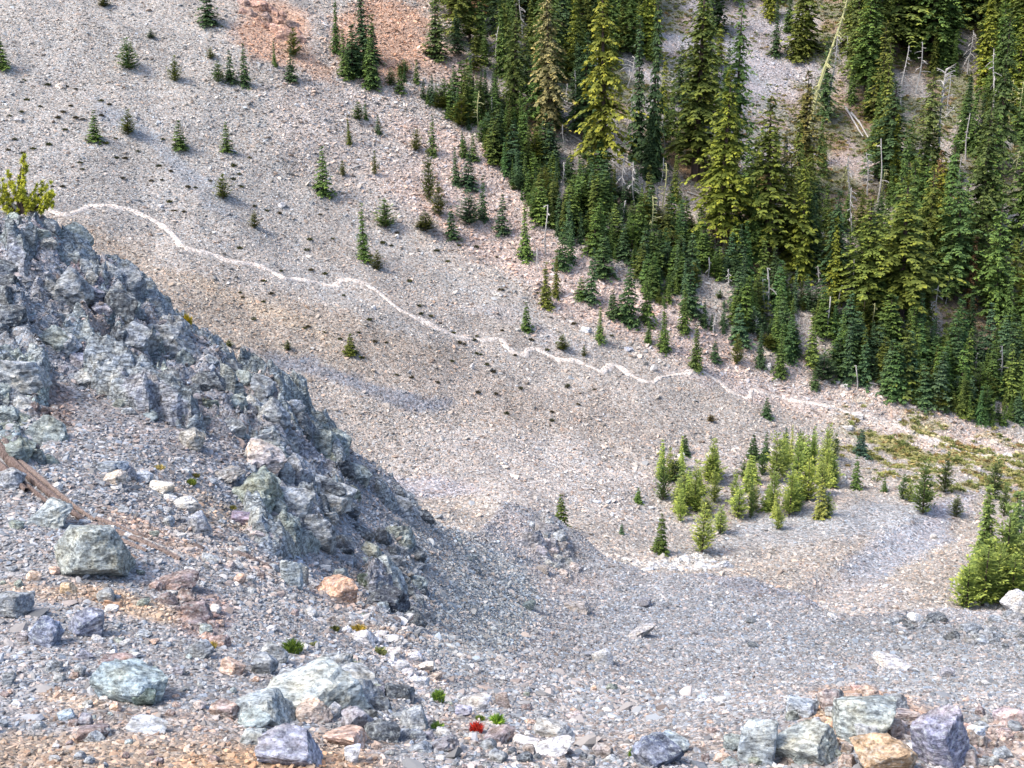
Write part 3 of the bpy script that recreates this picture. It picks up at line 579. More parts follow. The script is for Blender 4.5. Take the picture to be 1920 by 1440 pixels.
ROCKS = [ # u, v(foot), w, h, colour, label
 (172,1085,120,88,(.22,.245,.22),'large pyramid-shaped boulder with a yellow-green lichen face beside the fallen log'),
 (98,990,66,42,(.25,.29,.29),'pale-topped boulder with a dark underside just left of the log'),
 (25,915,50,36,(.2,.22,.25),'dark block wedged under the upper end of the log'),
 (15,1160,60,50,BL,'blue mottled boulder cut by the left edge below the log'),
 (80,1210,60,45,(.15,.18,.26),'deep blue rock pair left of the gravel hollow'),
 (165,1195,66,50,(.16,.18,.25),'dark blue jagged rock in the gravel on the lower left'),
 (45,1205,24,22,(.3,.26,.25),'small rounded brown cobble touching the deep blue rock'),
 (198,1130,32,22,(.2,.21,.21),'dark grey block on the tan soil below the pyramid boulder'),
 (125,1113,24,20,OC,'small yellow stone on tan soil below the pyramid boulder'),
 (63,1090,24,16,(.55,.38,.25),'small orange stone left of the pyramid boulder'),
 (330,1105,62,24,RB,'flat rust-brown slab in front of the pyramid boulder'),
 (370,1165,50,42,(.24,.17,.16),'purple-brown split boulder in the broken band'),
 (375,1235,50,30,BL,'small two-toned rock with a purple right side'),
 (255,1320,110,62,(.2,.27,.29),'long blue-green rock with a dark cavity in the foreground gravel'),
 (272,1325,40,36,(.11,.17,.15),'dark green block at the right end of the long blue-green rock'),
 (212,1248,46,18,(.28,.19,.17),'low red-brown stone above the long blue-green rock'),
 (150,1270,28,22,BL,'dark blue cobble above the long blue-green rock'),
 (437,1268,44,30,(.50,.33,.23),'dome-shaped pinkish-orange rock with a dark base'),
 (490,1265,50,38,BL,'blue fractured rock right of the dome-shaped orange one'),
 (515,1250,50,44,LG,'pale leaning slab behind the blue fractured rock'),
 (15,1285,30,26,BL,'blue rock at the left edge near the bottom'),
 (120,1350,34,16,(.28,.36,.42),'pale blue flat stone at the lower left'),
 (170,1385,60,22,RB,'brown slab pile in the lower left gravel'),
 (270,1375,80,20,(.36,.39,.42),'pale grey-blue flat rock in the lower left gravel'),
 (375,1330,26,14,PK,'small pale pink chip in the foreground gravel'),
 (545,1435,105,66,(.26,.265,.33),'lilac jagged boulder at the bottom edge'),
 (470,1365,64,34,(.26,.33,.34),'teal rounded rock left of the lilac boulder'),
 (422,1345,60,30,(.3,.22,.19),'brown crumbling rock left of the teal one'),
 (650,1398,72,30,(.47,.29,.2),'flat salmon-coloured rock in front of the lichen hump'),
 (660,1430,36,30,(.6,.6,.62),'white knobbly stone at the bottom below the salmon rock'),
 (665,1372,54,40,BP,'purple speckled block under the dark hollow'),
 (582,1355,60,34,(.38,.29,.22),'brown rounded boulder between lichen hump and lilac boulder'),
 (625,1345,28,26,WH,'white lump beside the brown rounded boulder'),
 (720,1390,60,30,DKR,'dark slate wedge right of the purple speckled block'),
 (545,1105,44,62,(.30,.36,.38),'upright blue-white rock with a leaning dark slab at its right'),
 (568,1103,26,60,(.2,.22,.22),'dark slab leaning on the upright blue-white rock'),
 (632,1128,72,46,(.56,.31,.17),'bright orange crumbly boulder below the dark knob'),
 (635,1095,32,32,(.17,.21,.22),'small dark oval rock just behind the orange crumbly boulder'),
 (430,1065,18,12,(.3,.24,.22),'tiny brown stone beside the reddish branch'),
 (350,960,60,30,(.46,.45,.42),'white slanted slab on the gravel right of the log'),
 (375,1005,40,44,(.28,.31,.37),'blue-grey pointed rock below the white slanted slab'),
 (430,905,54,26,(.2,.19,.18),'dark flat rock left of the knob base'),
 (365,845,46,40,(.24,.23,.2),'grey-brown knobby rock on the talus behind the log'),
 (205,890,50,26,(.17,.22,.29),'dark blue flat rock right of the lichen pillar'),
 (240,900,30,24,(.19,.19,.21),'grey angular rock touching the dark blue flat one'),
 (270,905,36,24,(.40,.44,.49),'pale blue square rock in the talus above the white slab'),
 (305,925,40,22,(.55,.52,.46),'creamy flat rock in the talus above the white slab'),
 (210,910,44,22,(.46,.38,.3),'tan flat rock behind the middle of the log'),
 (460,985,60,20,(.3,.22,.29),'purple slab at the left foot of the knob'),
 (495,1010,60,14,(.3,.26,.26),'thin brown slab lying along the left foot of the knob'),
 (990,1145,24,16,(.08,.12,.13),'small dark teal rock in the grey slope left of the mound'),
 (1085,1150,44,24,(.31,.27,.24),'brown overhanging ledge stone at the bottom of the gully'),
 (1020,1075,26,14,(.22,.19,.17),'brown stone below the pinkish hump'),
 (1210,1140,22,18,(.17,.17,.2),'dark upright stone alone on the grey mound'),
 (1200,1195,50,18,(.34,.32,.31),'low pale ledge stone in the middle of the grey mound'),
 (1100,1232,26,10,(.22,.23,.26),'dark flat chip on the lower grey mound'),
 (1133,1248,34,30,(.42,.43,.44),'pale upright shard on the lower grey mound'),
 (1675,1255,60,14,(.45,.42,.40),'long thin pink-white slab lying on the dark right slope'),
 (1652,1242,30,20,(.36,.37,.38),'grey block behind the long pink-white slab'),
 (1718,1168,30,18,(.5,.5,.49),'white rock perched on the blue-grey spur'),
 (1775,1268,30,16,(.26,.26,.3),'lilac stone right of the long pink-white slab'),
 (1410,1215,20,12,DKR,'small dark stone on the right part of the grey mound'),
 (1408,1168,18,8,DKR,'tiny dark wedge high on the grey mound'),
 (1560,1160,20,10,WH,'white stone at the right end of the mound rim'),
 (1908,1155,44,46,(.46,.46,.46),'white boulder cut by the right edge under the pines'),
 (1235,1435,80,56,(.14,.17,.25),'dark blue pointed rock at the bottom edge right of the centre'),
 (1255,1415,60,44,(.26,.32,.35),'steel-blue ribbed rock behind the dark blue pointed rock'),
 (1420,1440,80,96,(.27,.32,.34),'large teal-grey ribbed boulder at the bottom, leftmost of the right-hand group'),
 (1515,1432,110,74,(.27,.295,.26),'green-topped block with a dark purple front face'),
 (1620,1390,130,74,(.28,.32,.295),'big pale green lichen boulder in the middle of the right-hand group'),
 (1655,1450,120,60,(.46,.30,.15),'golden orange block at the bottom edge'),
 (1760,1440,100,134,(.19,.19,.26),'tall purple pointed boulder speckled with white at bottom right'),
 (1795,1430,50,60,(.36,.36,.33),'rounded grey-green rock in front of the tall purple boulder'),
 (1810,1405,46,36,(.42,.31,.23),'tan boulder behind the rounded grey-green rock'),
 (1830,1385,34,26,(.45,.49,.53),'pale blue-white rock right of the tall purple boulder'),
 (1808,1375,26,22,(.36,.2,.15),'small rust-red stone right of the tall purple boulder'),
 (1895,1360,56,36,(.45,.33,.31),'pink rounded boulder at the right edge'),
 (1885,1385,30,18,(.36,.25,.21),'brown stone below the pink rounded boulder'),
 (1555,1335,44,34,(.28,.22,.2),'dark brown flattened rock left of the orange top stone'),
 (1612,1305,36,18,(.52,.28,.2),'bright orange-red stone at the top of the right-hand group'),
 (1600,1330,26,12,(.5,.3,.22),'small salmon stone under the orange-red one'),
 (1560,1365,24,16,(.52,.3,.17),'small orange stone on the tan soil between the boulders'),
 (1690,1350,60,18,(.46,.35,.3),'flat pinkish slab pile behind the tall purple boulder'),
 (1500,1345,60,30,(.3,.35,.4),'blue-grey flat rock behind the green-topped block'),
 (1875,1425,30,16,BL,'small slate-blue stone near the bottom right corner'),
 (1720,1400,24,20,(.36,.25,.2),'brown cobble between lichen boulder and tall purple boulder'),
 (895,1335,50,32,(.52,.51,.51),'bright white rock behind the red plant'),
 (930,1395,56,22,(.24,.19,.19),'dark brown flat rock right of the red plant'),
 (1035,1385,70,26,(.44,.44,.42),'pale grey slab with a brown shadowed base at the bottom centre'),
 (985,1400,50,14,(.62,.6,.62),'white curved slab left of the pale grey one'),
 (1030,1417,66,12,(.5,.48,.46),'white bone-like slab at the bottom centre'),
 (985,1430,30,18,DKR,'dark blue stone below the white bone-like slab'),
 (945,1330,26,34,(.3,.24,.22),'brown leaning stone right of the bright white rock'),
 (870,1345,30,20,(.34,.33,.42),'lilac stone left of the bright white rock'),
 (800,1258,34,16,(.60,.52,.42),'cream stone at the lower end of the white streak'),
 (815,1275,24,12,(.3,.24,.2),'brown stone below the cream stone'),
 (1080,1350,30,12,(.33,.28,.28),'brown chip on the gravel above the pale grey slab'),
]
for i, (u, v, w, h, c, lab) in enumerate(ROCKS):
    sub = 5 if w > 90 else 4 if w > 34 else 3
    o = put_rock('boulder' if w > 40 else 'rock', u, v - h * .10, w * 1.08, h * 1.04, c, 3 + i if 'tall purple' not in lab else 21, M_rockn if w > 34 else M_rocks, sub, None, 'near', .2 if 'tall purple' not in lab else .3, rough=.05 if w > 40 else .03, planes=9 + i % 4, nvar=40, strata=.03 if i % 3 else 0, peak=.0 if 'tall purple' in lab else .22 if ('pointed' in lab and w > 60) or 'pyramid' in lab else .3 if 'jagged' in lab else 0,
                 rot=(0, 0, .4) if 'pointed' in lab or 'pyramid' in lab else None)
    if o: tag(o, lab, 'boulder' if w > 40 else 'rock')
# free-lying cobbles in the foreground
rg = random.Random(5)
cob = [('grey', (.33,.34,.35)), ('blue-grey', BL), ('brown', RB), ('whitish', (.52,.51,.5)), ('orange', (.48,.3,.2)), ('greenish', GN)]
cnt = 0
for k in range(900):
    u, v = rg.uniform(0, 1920), rg.uniform(840, 1440)
    if v < 1290 and u > 880: continue
    if v < 1040 and u > 440: continue
    p = hit(u, v, 'near')
    if p is None or p[1] > 24 or cnt >= 150: continue
    if any(abs(u - r[0]) < r[2] * .5 and -r[3] < v - r[1] < 8 for r in ROCKS): continue
    cnt += 1; nm, c = cob[rg.choice((0, 0, 1, 1, 2, 3, 4, 5))] if v < 1330 else cob[rg.choice((0, 1, 2, 3, 4, 4, 2))]
    w = rg.uniform(10, 26); area = 'below the fallen log' if u < 640 and v < 1250 else 'in the lower left foreground' if u < 640 else 'at the bottom centre' if u < 1250 else 'at the bottom right'
    o = put_rock('cobble', u, v, w, w * rg.uniform(.4, .8), c, 200 + k, M_rocks, 3, None, 'near', .2, rough=.03, nvar=12)
    tag(o, 'loose %s cobble on gravel %s' % (nm, area), 'cobble', '%s cobbles %s' % (nm, area))
# scattered pale blocks on the far scree
FB = [(112,165,20,12,(.75,.62,.5),'lone cream-coloured block high on the left scree'),(33,228,18,10,WH,'pale block near the left edge of the scree'),(252,222,12,14,WH,'white block touching the small pine on the upper left scree'),
 (528,388,18,10,WH,'white block pair above the trail on the left'),(885,692,10,14,WH,'small white upright block on the brown scree below the trail'),(1098,622,20,14,(.7,.7,.72),'pale slab left of the bright green spire fir above the trail'),
 (1178,658,16,10,(.55,.56,.6),'pale grey slab above the trail loop'),(1225,695,14,14,WH,'white block just above the trail dip'),(1277,862,14,16,(.66,.65,.68),'pale lilac block behind the light green saplings'),(1580,905,20,16,(.6,.58,.55),'pale block right of the sapling clump'),
 (1610,785,26,14,(.55,.52,.5),'grey boulder where the trail fades out'),(1590,805,20,10,WH,'white boulder below the faded trail'),(1440,692,14,14,(.55,.52,.5),'pale round block at the edge of the fir thicket'),(1583,730,18,16,(.56,.52,.5),'pointed pale block below the thicket'),
 (935,555,18,8,WH,'flat white slab in the talus right of the trail'),(745,447,10,10,WH,'white stone beside the round green shrub'),(700,580,12,9,(.5,.5,.5),'pale stone just below the trail'),(300,388,14,8,WH,'whitish stone above the start of the trail'),(1690,1190,10,8,WH,'tiny white stone on the dark spur'),(1750,1010,14,10,WH,'white block in the gravel wash')]
for i, (u, v, w, h, c, lab) in enumerate(FB):
    o = put_rock('rock', u, v, w, h, c, 60 + i, M_rockf, 3, None, 'far' if u != 1690 else 'near', .25, nvar=12, rough=.04)
    if o: tag(o, lab, 'rock')

# ------------------------------------------------------------------ wood: tubes
def tube(P, r, sides=6, tw=0.0, seed=0, jag=0.0):
    P = np.array(P, float); n = len(P); T = np.gradient(P, axis=0); T /= np.linalg.norm(T, axis=1)[:, None] + 1e-9
    up = np.array([.13, .27, .95]); A = np.cross(T, up); A /= np.linalg.norm(A, axis=1)[:, None] + 1e-9; B = np.cross(T, A)
    rg = np.random.RandomState(seed); r = np.asarray(r, float) * np.ones(n); V = []
    prof = 1 + jag * rg.uniform(-1, 1, sides)
    for i in range(n):
        for k in range(sides):
            a = 2 * math.pi * k / sides + tw * i; V.append(P[i] + r[i] * prof[k] * (math.cos(a) * A[i] + math.sin(a) * B[i]))
    Fc = [[i * sides + k, i * sides + (k + 1) % sides, (i + 1) * sides + (k + 1) % sides, (i + 1) * sides + k] for i in range(n - 1) for k in range(sides)]
    return V, Fc
def join(parts):
    V = []; Fc = []
    for v, f in parts:
        o = len(V); V += list(v); Fc += [[a + o for a in q] for q in f]
    return V, Fc
def ground_log(label, px, wpx, mat, seed, which='near', cat='log', jag=.25, lift=.25, taper=.5, name='log', group=None):
    pts = spline(px, 4 * len(px)); P = []; 
    for u, v in pts:
        q = hit(u, v, which)
        if q is not None: P.append(q)
    P = np.array(P); d = proj(*P[0])[2]; r = wpx * d / FPX * .5; rg = np.random.RandomState(seed)
    z0 = near if which == 'near' else far
    # straighten: a log bridges hollows
    t = np.linspace(0, 1, len(P))[:, None]; st = P[0] * (1 - t) + P[-1] * t; P = P * .45 + st * .55; P[:, 2] = np.maximum(P[:, 2], z0.h(P[:, 0], P[:, 1])) 
    P[:, 2] += r * (lift + .35) + rg.uniform(-.01, .01, len(P)) * r
    rr = r * np.linspace(1, taper, len(P)) * rg.uniform(.85, 1.12, len(P))
    V, Fc = tube(P - P[0], rr, 9, .05, seed, jag)
    o = link(name, mesh_from(name, V, Fc, mat)); o.location = P[0]; tag(o, label, cat, group); return o
ground_log('long splintered grey-brown dead log sloping down from the left edge', [(-20,838),(40,880),(90,925),(130,960),(163,985)], 20, M_log, 1, jag=.5)
ground_log('paler weathered trunk lying tight along the upper side of the splintered log', [(-20,826),(45,872),(100,918),(140,955),(180,980)], 12, M_redwood, 8, jag=.5)
ground_log('dark broken trunk lying tight along the lower side of the splintered log', [(-20,862),(35,898),(85,940),(120,968)], 12, M_log, 9, jag=.5)
ground_log('thin pale branch running from the log foot towards the gravel below the knob', [(165,978),(235,1000),(300,1022),(345,1046)], 6, M_dead, 10, cat='branch', name='branch')
ground_log('thin second splinter lying under the upper end of the log', [(-10,870),(20,895),(50,925)], 20, M_log, 2, cat='splinter', name='splinter')
ground_log('long reddish broken branch continuing below the log', [(175,985),(230,1005),(290,1030),(338,1052)], 13, M_redwood, 3, cat='branch', name='branch')
ground_log('pale parallel branch below the reddish one', [(195,1003),(240,1020),(275,1036)], 10, M_redwood, 4, cat='branch', name='branch')
ground_log('upper twin of the reddish branch, ending in a hooked tip', [(180,975),(220,992),(262,1008),(278,1010)], 10, M_redwood, 5, cat='branch', name='branch')
ground_log('short thin stick beneath the reddish branch', [(235,1036),(258,1048),(275,1060)], 6, M_redwood, 6, cat='stick', name='stick')
ground_log('reddish stick in the gravel left of the upright blue-white rock', [(445,1040),(480,1056),(513,1070)], 13, M_redwood, 7, cat='stick', name='stick')
for i, (px, lab) in enumerate([([(1595,215),(1612,232),(1628,262)],'white fallen trunk on the bare slope inside the forest'),([(1585,205),(1600,235),(1618,260)],'second white fallen trunk beside it inside the forest'),([(1340,500),(1350,515),(1368,533)],'bleached log at the orange clearing'),
    ([(1205,292),(1225,302),(1245,315)],'straw-coloured fallen trunk beside the tall yellow-green hemlock'),([(1620,690),(1640,705),(1665,722)],'bleached log at the lower edge of the thicket'),([(1520,672),(1530,682),(1548,684)],'curved pale log at the edge of the thicket'),([(1630,722),(1650,726),(1672,728)],'thin pale log lying level on the talus'),
    ([(1060,322),(1075,322),(1090,322)],'short white log above the round blue-green bush'),([(998,302),(1010,312),(1022,324)],'white leaning log above the round blue-green bush'),([(1505,150),(1515,160),(1525,170)],'bleached trunk at the edge of the lilac scree'),([(1330,500),(1320,490),(1312,484)],'grey log left of the orange clearing'),
    ([(660,320),(672,316),(684,312)],'thin bleached twig log on the upper scree'),([(1035,990),(1028,984),(1020,978)],'') ]):
    if lab: ground_log(lab, px, 4.2, M_dead, 30 + i, 'far', jag=.1, lift=1.4, name='fallen_trunk', cat='fallen trunk')

# ------------------------------------------------------------------ trees
def spray_mesh(name, T, tone, mat):
    V = np.array(T).reshape(-1, 3); Fc = np.arange(len(V)).reshape(-1, 3); me = mesh_from(name, V, Fc, mat)
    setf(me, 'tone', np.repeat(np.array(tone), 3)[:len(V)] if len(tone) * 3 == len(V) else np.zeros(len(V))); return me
def conifer(kind, seed):
    """crown (and trunk) of height 1; x and y are scaled so that the spread is 1"""
    rg = random.Random(seed * 77 + len(kind)); T = []; tone = []
    K = dict(hemlock=(2.4, 30, 7, 8, .040, -.12, .13), fir=(2.7, 18, 7, 3, .082, -.05, .02), spire=(4.2, 32, 6, 3, .050, -.3, .03), pine=(2.0, 13, 7, 4, .105, .55, .03))[kind]
    asp, nl, nb, ns, ss, rise, start = K
    lean = (rg.uniform(-.03, .03), rg.uniform(-.03, .03)); gap = [rg.uniform(0, 6.28) for _ in range(4)]
    for i in range(nl):
        t = (i + rg.uniform(-.3, .3)) / (nl - 1); t = min(max(t, 0), 1)
        if kind == 'pine': prof = (.7 + 1.4 * t if t < .2 else (1.12 - t) ** .75) * (.85 + .15 * math.sin(i * 2.2 + gap[0])) + .03
        elif kind == 'fir': prof = (1 - t) ** .85 * (.9 + .1 * math.sin(i * 1.9)) + .03
        elif kind == 'spire': prof = .10 + .9 * (1 - t) ** 1.1 if t < .5 else .12 + .75 * (1 - t) ** 1.25
        else: prof = ((1 - t) ** .72) * (.72 + .28 * math.sin(i * 1.3 + gap[0])) * (.75 + .25 * min(1, t * 5)) + .03
        z = start + (1 - start) * t * .985
        for b in range(nb if t < .85 else max(3, nb - 2)):
            az = 2 * math.pi * (b + rg.uniform(-.4, .4)) / nb + i * 2.4; zb = z + rg.uniform(-.55, .55) / nl; rs = rise + rg.uniform(-.22, .22)
            L = .5 / asp * prof * rg.uniform(.75, 1.3) * (1 + .18 * math.sin(az * 2 + gap[1] + t * 4))
            if kind in ('hemlock', 'spire') and rg.random() < .22: L *= 1.3 if rg.random() < .4 else .35
            ca, sa = math.cos(az), math.sin(az); m = max(2, int(ns * min(1.3, prof * 1.5) + .8))
            for k in range(m):
                f = (k + .55 + rg.uniform(-.2, .2)) / m; x = L * f
                dz = rs * x - (.35 * x * f if kind != 'pine' else -.2 * x * f)
                px, py, pz = ca * x + lean[0] * t, sa * x + lean[1] * t, zb + dz + rg.uniform(-.006, .006)
                s = ss * rg.uniform(.7, 1.3) * (.55 + .6 * prof) * (1.05 - .3 * f)
                for q in (-1, 0, 1) if k < m - 1 or kind != 'spire' else (-.6, .6):
                    a2 = az + q * rg.uniform(.5, 1.1); dzv = (rise * .6 - .38 + rg.uniform(-.35, .25)) if kind != 'pine' else rg.uniform(.0, 1.0)
                    if t > .93: dzv += .8
                    dx, dy = math.cos(a2), math.sin(a2); n = math.sqrt(1 + dzv * dzv); dx, dy, dzz = dx / n * s, dy / n * s, dzv / n * s
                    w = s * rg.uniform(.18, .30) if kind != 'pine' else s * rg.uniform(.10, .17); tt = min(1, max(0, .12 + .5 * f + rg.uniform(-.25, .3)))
                    sx, sy = -math.sin(a2) * w, math.cos(a2) * w; roll = rg.uniform(-.7, .7) * w
                    mx, my, mz = px + dx * .5, py + dy * .5, pz + dzz * .5 + s * .08
                    T.append(((px, py, pz), (mx + sx, my + sy, mz + roll), (mx - sx, my - sy, mz - roll))); tone.append(tt * .8)
                    T.append(((mx + sx, my + sy, mz + roll), (px + dx, py + dy, pz + dzz), (mx - sx, my - sy, mz - roll))); tone.append(tt)
    for k in range(4):  # leader
        a = k * 1.6; w = .006; T.append(((math.cos(a) * w, math.sin(a) * w, .95), (-math.cos(a) * w, -math.sin(a) * w, .95), (lean[0], lean[1], 1.02))); tone.append(.7)
    V = np.array(T); V[..., 0] *= asp; V[..., 1] *= asp
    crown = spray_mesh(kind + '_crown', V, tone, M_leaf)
    zs = np.linspace(-.02, .96, 9); P = np.c_[lean[0] * zs * asp, lean[1] * zs * asp, zs]
    Vt, Ft = tube(P, (.020 if kind == 'hemlock' else .014 if kind != 'pine' else .02) * asp * np.linspace(1, .12, 9), 6, .2, seed, .12)
    return crown, mesh_from(kind + '_trunk', Vt, Ft, M_bark)
KINDS = {k: [conifer(k, s) for s in range(n)] for k, n in (('hemlock', 6), ('fir', 7), ('spire', 5), ('pine', 5))}
YG=(.20,.225,.032); MG=(.10,.165,.042); DG=(.052,.092,.036); BGN=(.072,.128,.06); LGN=(.30,.37,.09); OLV=(.11,.13,.025); PALEG=(.14,.15,.06)
CATS = {'hemlock': ('tall_conifer', 'conifer tree'), 'fir': ('young_fir', 'fir tree'), 'spire': ('spire_fir', 'fir tree'), 'pine': ('young_pine', 'pine tree')}
def tree(kind, u, v, hpx, wpx, col, label, group=None, seed=0, which='far', lean=0):
    p = hit(u, v, which)
    if p is None: return None
    rg = random.Random(int(u * 31 + v * 7) + seed); d = proj(*p)[2]; nm, cat = CATS[kind]
    root = bpy.data.objects.new(nm, None); C.objects.link(root); root.empty_display_size = .5
    root.location = (p[0], p[1], p[2] - .05); h = hpx * d / FPX / .97; w = wpx * d / FPX
    root.scale = (w, w, h); root.rotation_euler = (rg.uniform(-.02, .02), lean + rg.uniform(-.03, .03), rg.uniform(0, 6.28) if not lean else 0)
    crown, trunk = KINDS[kind][rg.randrange(len(KINDS[kind]))]
    c = link('crown', crown, root); tk = link('trunk', trunk, root)
    k = rg.uniform(.85, 1.25) * (1.25 if col[1] < .125 else 1); c.color = (col[0] * k * rg.uniform(.93, 1.08), col[1] * k, col[2] * k * rg.uniform(.9, 1.1), 1)
    tag(root, label, cat, group); return root
ORD = ['first', 'second', 'third', 'fourth', 'fifth', 'sixth', 'seventh', 'eighth', 'ninth', 'tenth', 'eleventh', 'twelfth', 'thirteenth', 'fourteenth', 'fifteenth', 'sixteenth', 'seventeenth', 'eighteenth', 'nineteenth', 'twentieth']
def row(items, desc, group):
    for i, (k, u, v, h, w, c) in enumerate(sorted(items, key=lambda q: q[1])):
        tree(k, u, v, h, w, c, '%s from the left of %s' % (ORD[i], desc), group)
row([('fir',4,127,68,34,MG),('pine',242,130,52,46,MG),('pine',328,152,42,26,OLV),('pine',410,154,36,26,MG),('fir',432,153,55,26,DG),('fir',459,160,72,26,DG),('pine',395,110,20,18,OLV),('fir',392,46,75,46,DG),('pine',284,72,16,18,BGN),
     ('pine',195,12,26,30,OLV),('spire',515,124,44,12,MG),('pine',550,106,48,32,OLV),('fir',546,152,56,28,BGN)], 'the small conifers on the top left scree', 'small conifers on the top left scree')
row([('fir',178,264,54,34,MG),('pine',240,252,42,34,OLV),('fir',338,278,50,34,MG),('fir',425,284,52,28,MG),('pine',418,372,42,36,OLV),('fir',606,364,84,40,MG),('pine',478,427,30,24,OLV),('pine',643,330,26,16,OLV)], 'small conifers on grey scree above the trail start', 'small conifers above the left part of the trail')
row([('pine',672,224,30,28,MG),('fir',686,224,32,12,MG),('fir',709,250,34,16,BGN),('spire',655,270,52,14,OLV),('pine',780,283,38,24,OLV),('fir',811,291,70,22,MG),('spire',867,276,30,12,DG),('pine',703,328,40,16,OLV),
     ('pine',805,376,84,30,OLV),('spire',683,488,105,32,MG),('pine',708,506,34,28,OLV),('pine',724,427,50,44,MG),('pine',797,432,32,48,OLV),('pine',822,405,58,32,OLV)], 'the conifers on pink talus left of the thicket', 'scattered conifers on the pink talus')
row([('fir',848,447,58,30,DG),('fir',855,346,66,22,DG),('fir',878,352,62,42,BGN),('fir',906,412,78,24,DG),('pine',880,422,58,54,BGN),('fir',940,437,70,34,BGN),('spire',985,487,105,34,MG),('fir',1053,503,84,36,DG),('fir',1070,492,74,22,DG),('spire',1025,576,84,32,OLV),('spire',1043,556,84,20,OLV),
     ('fir',987,619,52,26,MG),('pine',1055,656,28,28,OLV),('spire',1125,641,64,24,MG),('fir',1107,567,98,34,BGN),('fir',1130,517,84,52,DG),('fir',1090,560,40,30,MG)], 'the firs at the lower left thicket fringe', 'firs on the lower fringe of the thicket')
row([('fir',1175,602,108,52,DG),('fir',1212,606,98,34,MG),('fir',1150,595,50,32,DG),('spire',1245,657,84,32,MG),('spire',1283,622,90,30,MG),('spire',1305,692,88,32,(.09,.13,.035)),('fir',1340,676,36,26,DG),('pine',1382,682,52,28,OLV),('spire',1425,688,80,26,BGN),('spire',1462,705,96,32,MG),
     ('fir',1527,728,40,22,DG),('spire',1588,712,110,40,BGN),('fir',1437,783,36,26,BGN),('spire',1215,642,46,18,MG)], 'the firs between the thicket and the trail', 'firs just above the trail')
row([('fir',657,663,36,30,OLV),('pine',540,656,18,16,OLV),('pine',430,650,14,14,OLV),('pine',1095,668,20,12,OLV),('pine',1333,790,12,18,(.1,.08,.03))], 'the tiny shrubs below the trail', 'tiny shrubs below the trail')
row([('pine',1243,937,72,36,MG),('fir',1283,851,36,26,DG),('fir',1237,1036,74,36,(.10,.14,.03)),('pine',1317,1034,84,52,LGN),('pine',1275,978,70,26,LGN),('pine',1302,958,90,36,LGN),('pine',1335,905,58,46,LGN),('pine',1340,942,64,30,LGN),('pine',1384,970,58,42,LGN),('pine',1408,972,74,18,MG),
     ('pine',1376,942,60,22,LGN),('fir',1196,942,28,20,MG),('pine',1394,896,34,18,MG),('fir',1052,997,72,38,(.09,.13,.025)),('pine',1350,1000,50,34,LGN),('fir',1166,1001,22,12,BGN),('pine',1265,902,46,36,MG)], 'the light green pines left in the bowl', 'light green young pines in the bowl')
row([('fir',1412,858,44,30,DG),('fir',1436,860,50,22,DG),('fir',1474,846,44,20,DG),('fir',1498,846,42,18,DG),('pine',1455,905,90,44,LGN),('pine',1450,960,80,34,LGN),('pine',1480,966,96,44,LGN),('pine',1515,938,80,46,LGN),('pine',1548,895,86,34,LGN),('pine',1540,930,70,34,LGN),
     ('pine',1460,992,44,24,LGN),('pine',1495,900,80,34,LGN),('fir',1525,850,46,16,DG),('pine',1562,900,40,24,MG),('pine',1430,890,44,24,MG),('pine',1565,860,46,24,MG)], 'the dense pale green pine clump in the bowl', 'dense pine clump in the bowl')
_rb = random.Random(9); _it = []
for (a0, a1, v0, v1, n_) in ((1440, 1565, 860, 985, 24), (1270, 1345, 870, 1010, 12), (1235, 1290, 880, 930, 5), (1385, 1415, 900, 960, 4)):
    for _ in range(n_): _it.append((_rb.choice(('pine', 'spire', 'fir')), _rb.uniform(a0, a1), _rb.uniform(v0, v1) , _rb.uniform(36, 84), _rb.uniform(22, 36), _rb.choice((LGN, LGN, (.22,.30,.07), (.26,.30,.09)))))
for k_, u_, v_, h_, w_, c_ in _it:
    tree(k_, u_, v_, h_, w_ if k_ != 'spire' else w_ * .8, c_, '%s bright green sapling in the %s bowl clump' % ('small' if h_ < 52 else 'mid-sized' if h_ < 68 else 'taller', 'main' if u_ > 1420 else 'left' if u_ < 1360 else 'middle'), 'bright green saplings of the %s bowl clump' % ('main' if u_ > 1420 else 'left' if u_ < 1360 else 'middle'))
row([('fir',1605,917,64,26,MG),('fir',1613,853,46,34,(.035,.07,.055)),('pine',1730,963,96,56,(.12,.16,.04)),('pine',1770,923,70,34,(.1,.14,.04)),('pine',1692,936,46,22,MG),('fir',1658,922,30,14,MG),('pine',1793,968,38,30,(.12,.14,.06)),('pine',1862,935,72,44,(.12,.15,.05)),('pine',1882,968,60,26,(.1,.14,.04)),('pine',1705,940,40,24,LGN)], 'the separate pines right of the pale green clump', 'separate pines on the right of the bowl')
row([('spire',1838,1100,175,64,(.2,.27,.07)),('spire',1890,1105,190,70,(.17,.24,.07)),('spire',1850,1095,190,70,(.20,.26,.07)),('pine',1812,1138,90,66,LGN),('pine',1842,1136,120,74,(.25,.30,.07)),('pine',1884,1115,160,90,(.2,.27,.075)),('fir',1908,1085,165,76,(.15,.22,.09)),('pine',1912,1128,130,80,(.22,.27,.07)),('pine',1866,1130,110,70,LGN),('fir',1935,1085,150,70,MG),('spire',1828,1118,110,50,(.22,.28,.07)),('pine',1895,1138,100,70,(.24,.3,.07))], 'the tall bushy pines crowding the right edge', 'bushy pines at the right edge')
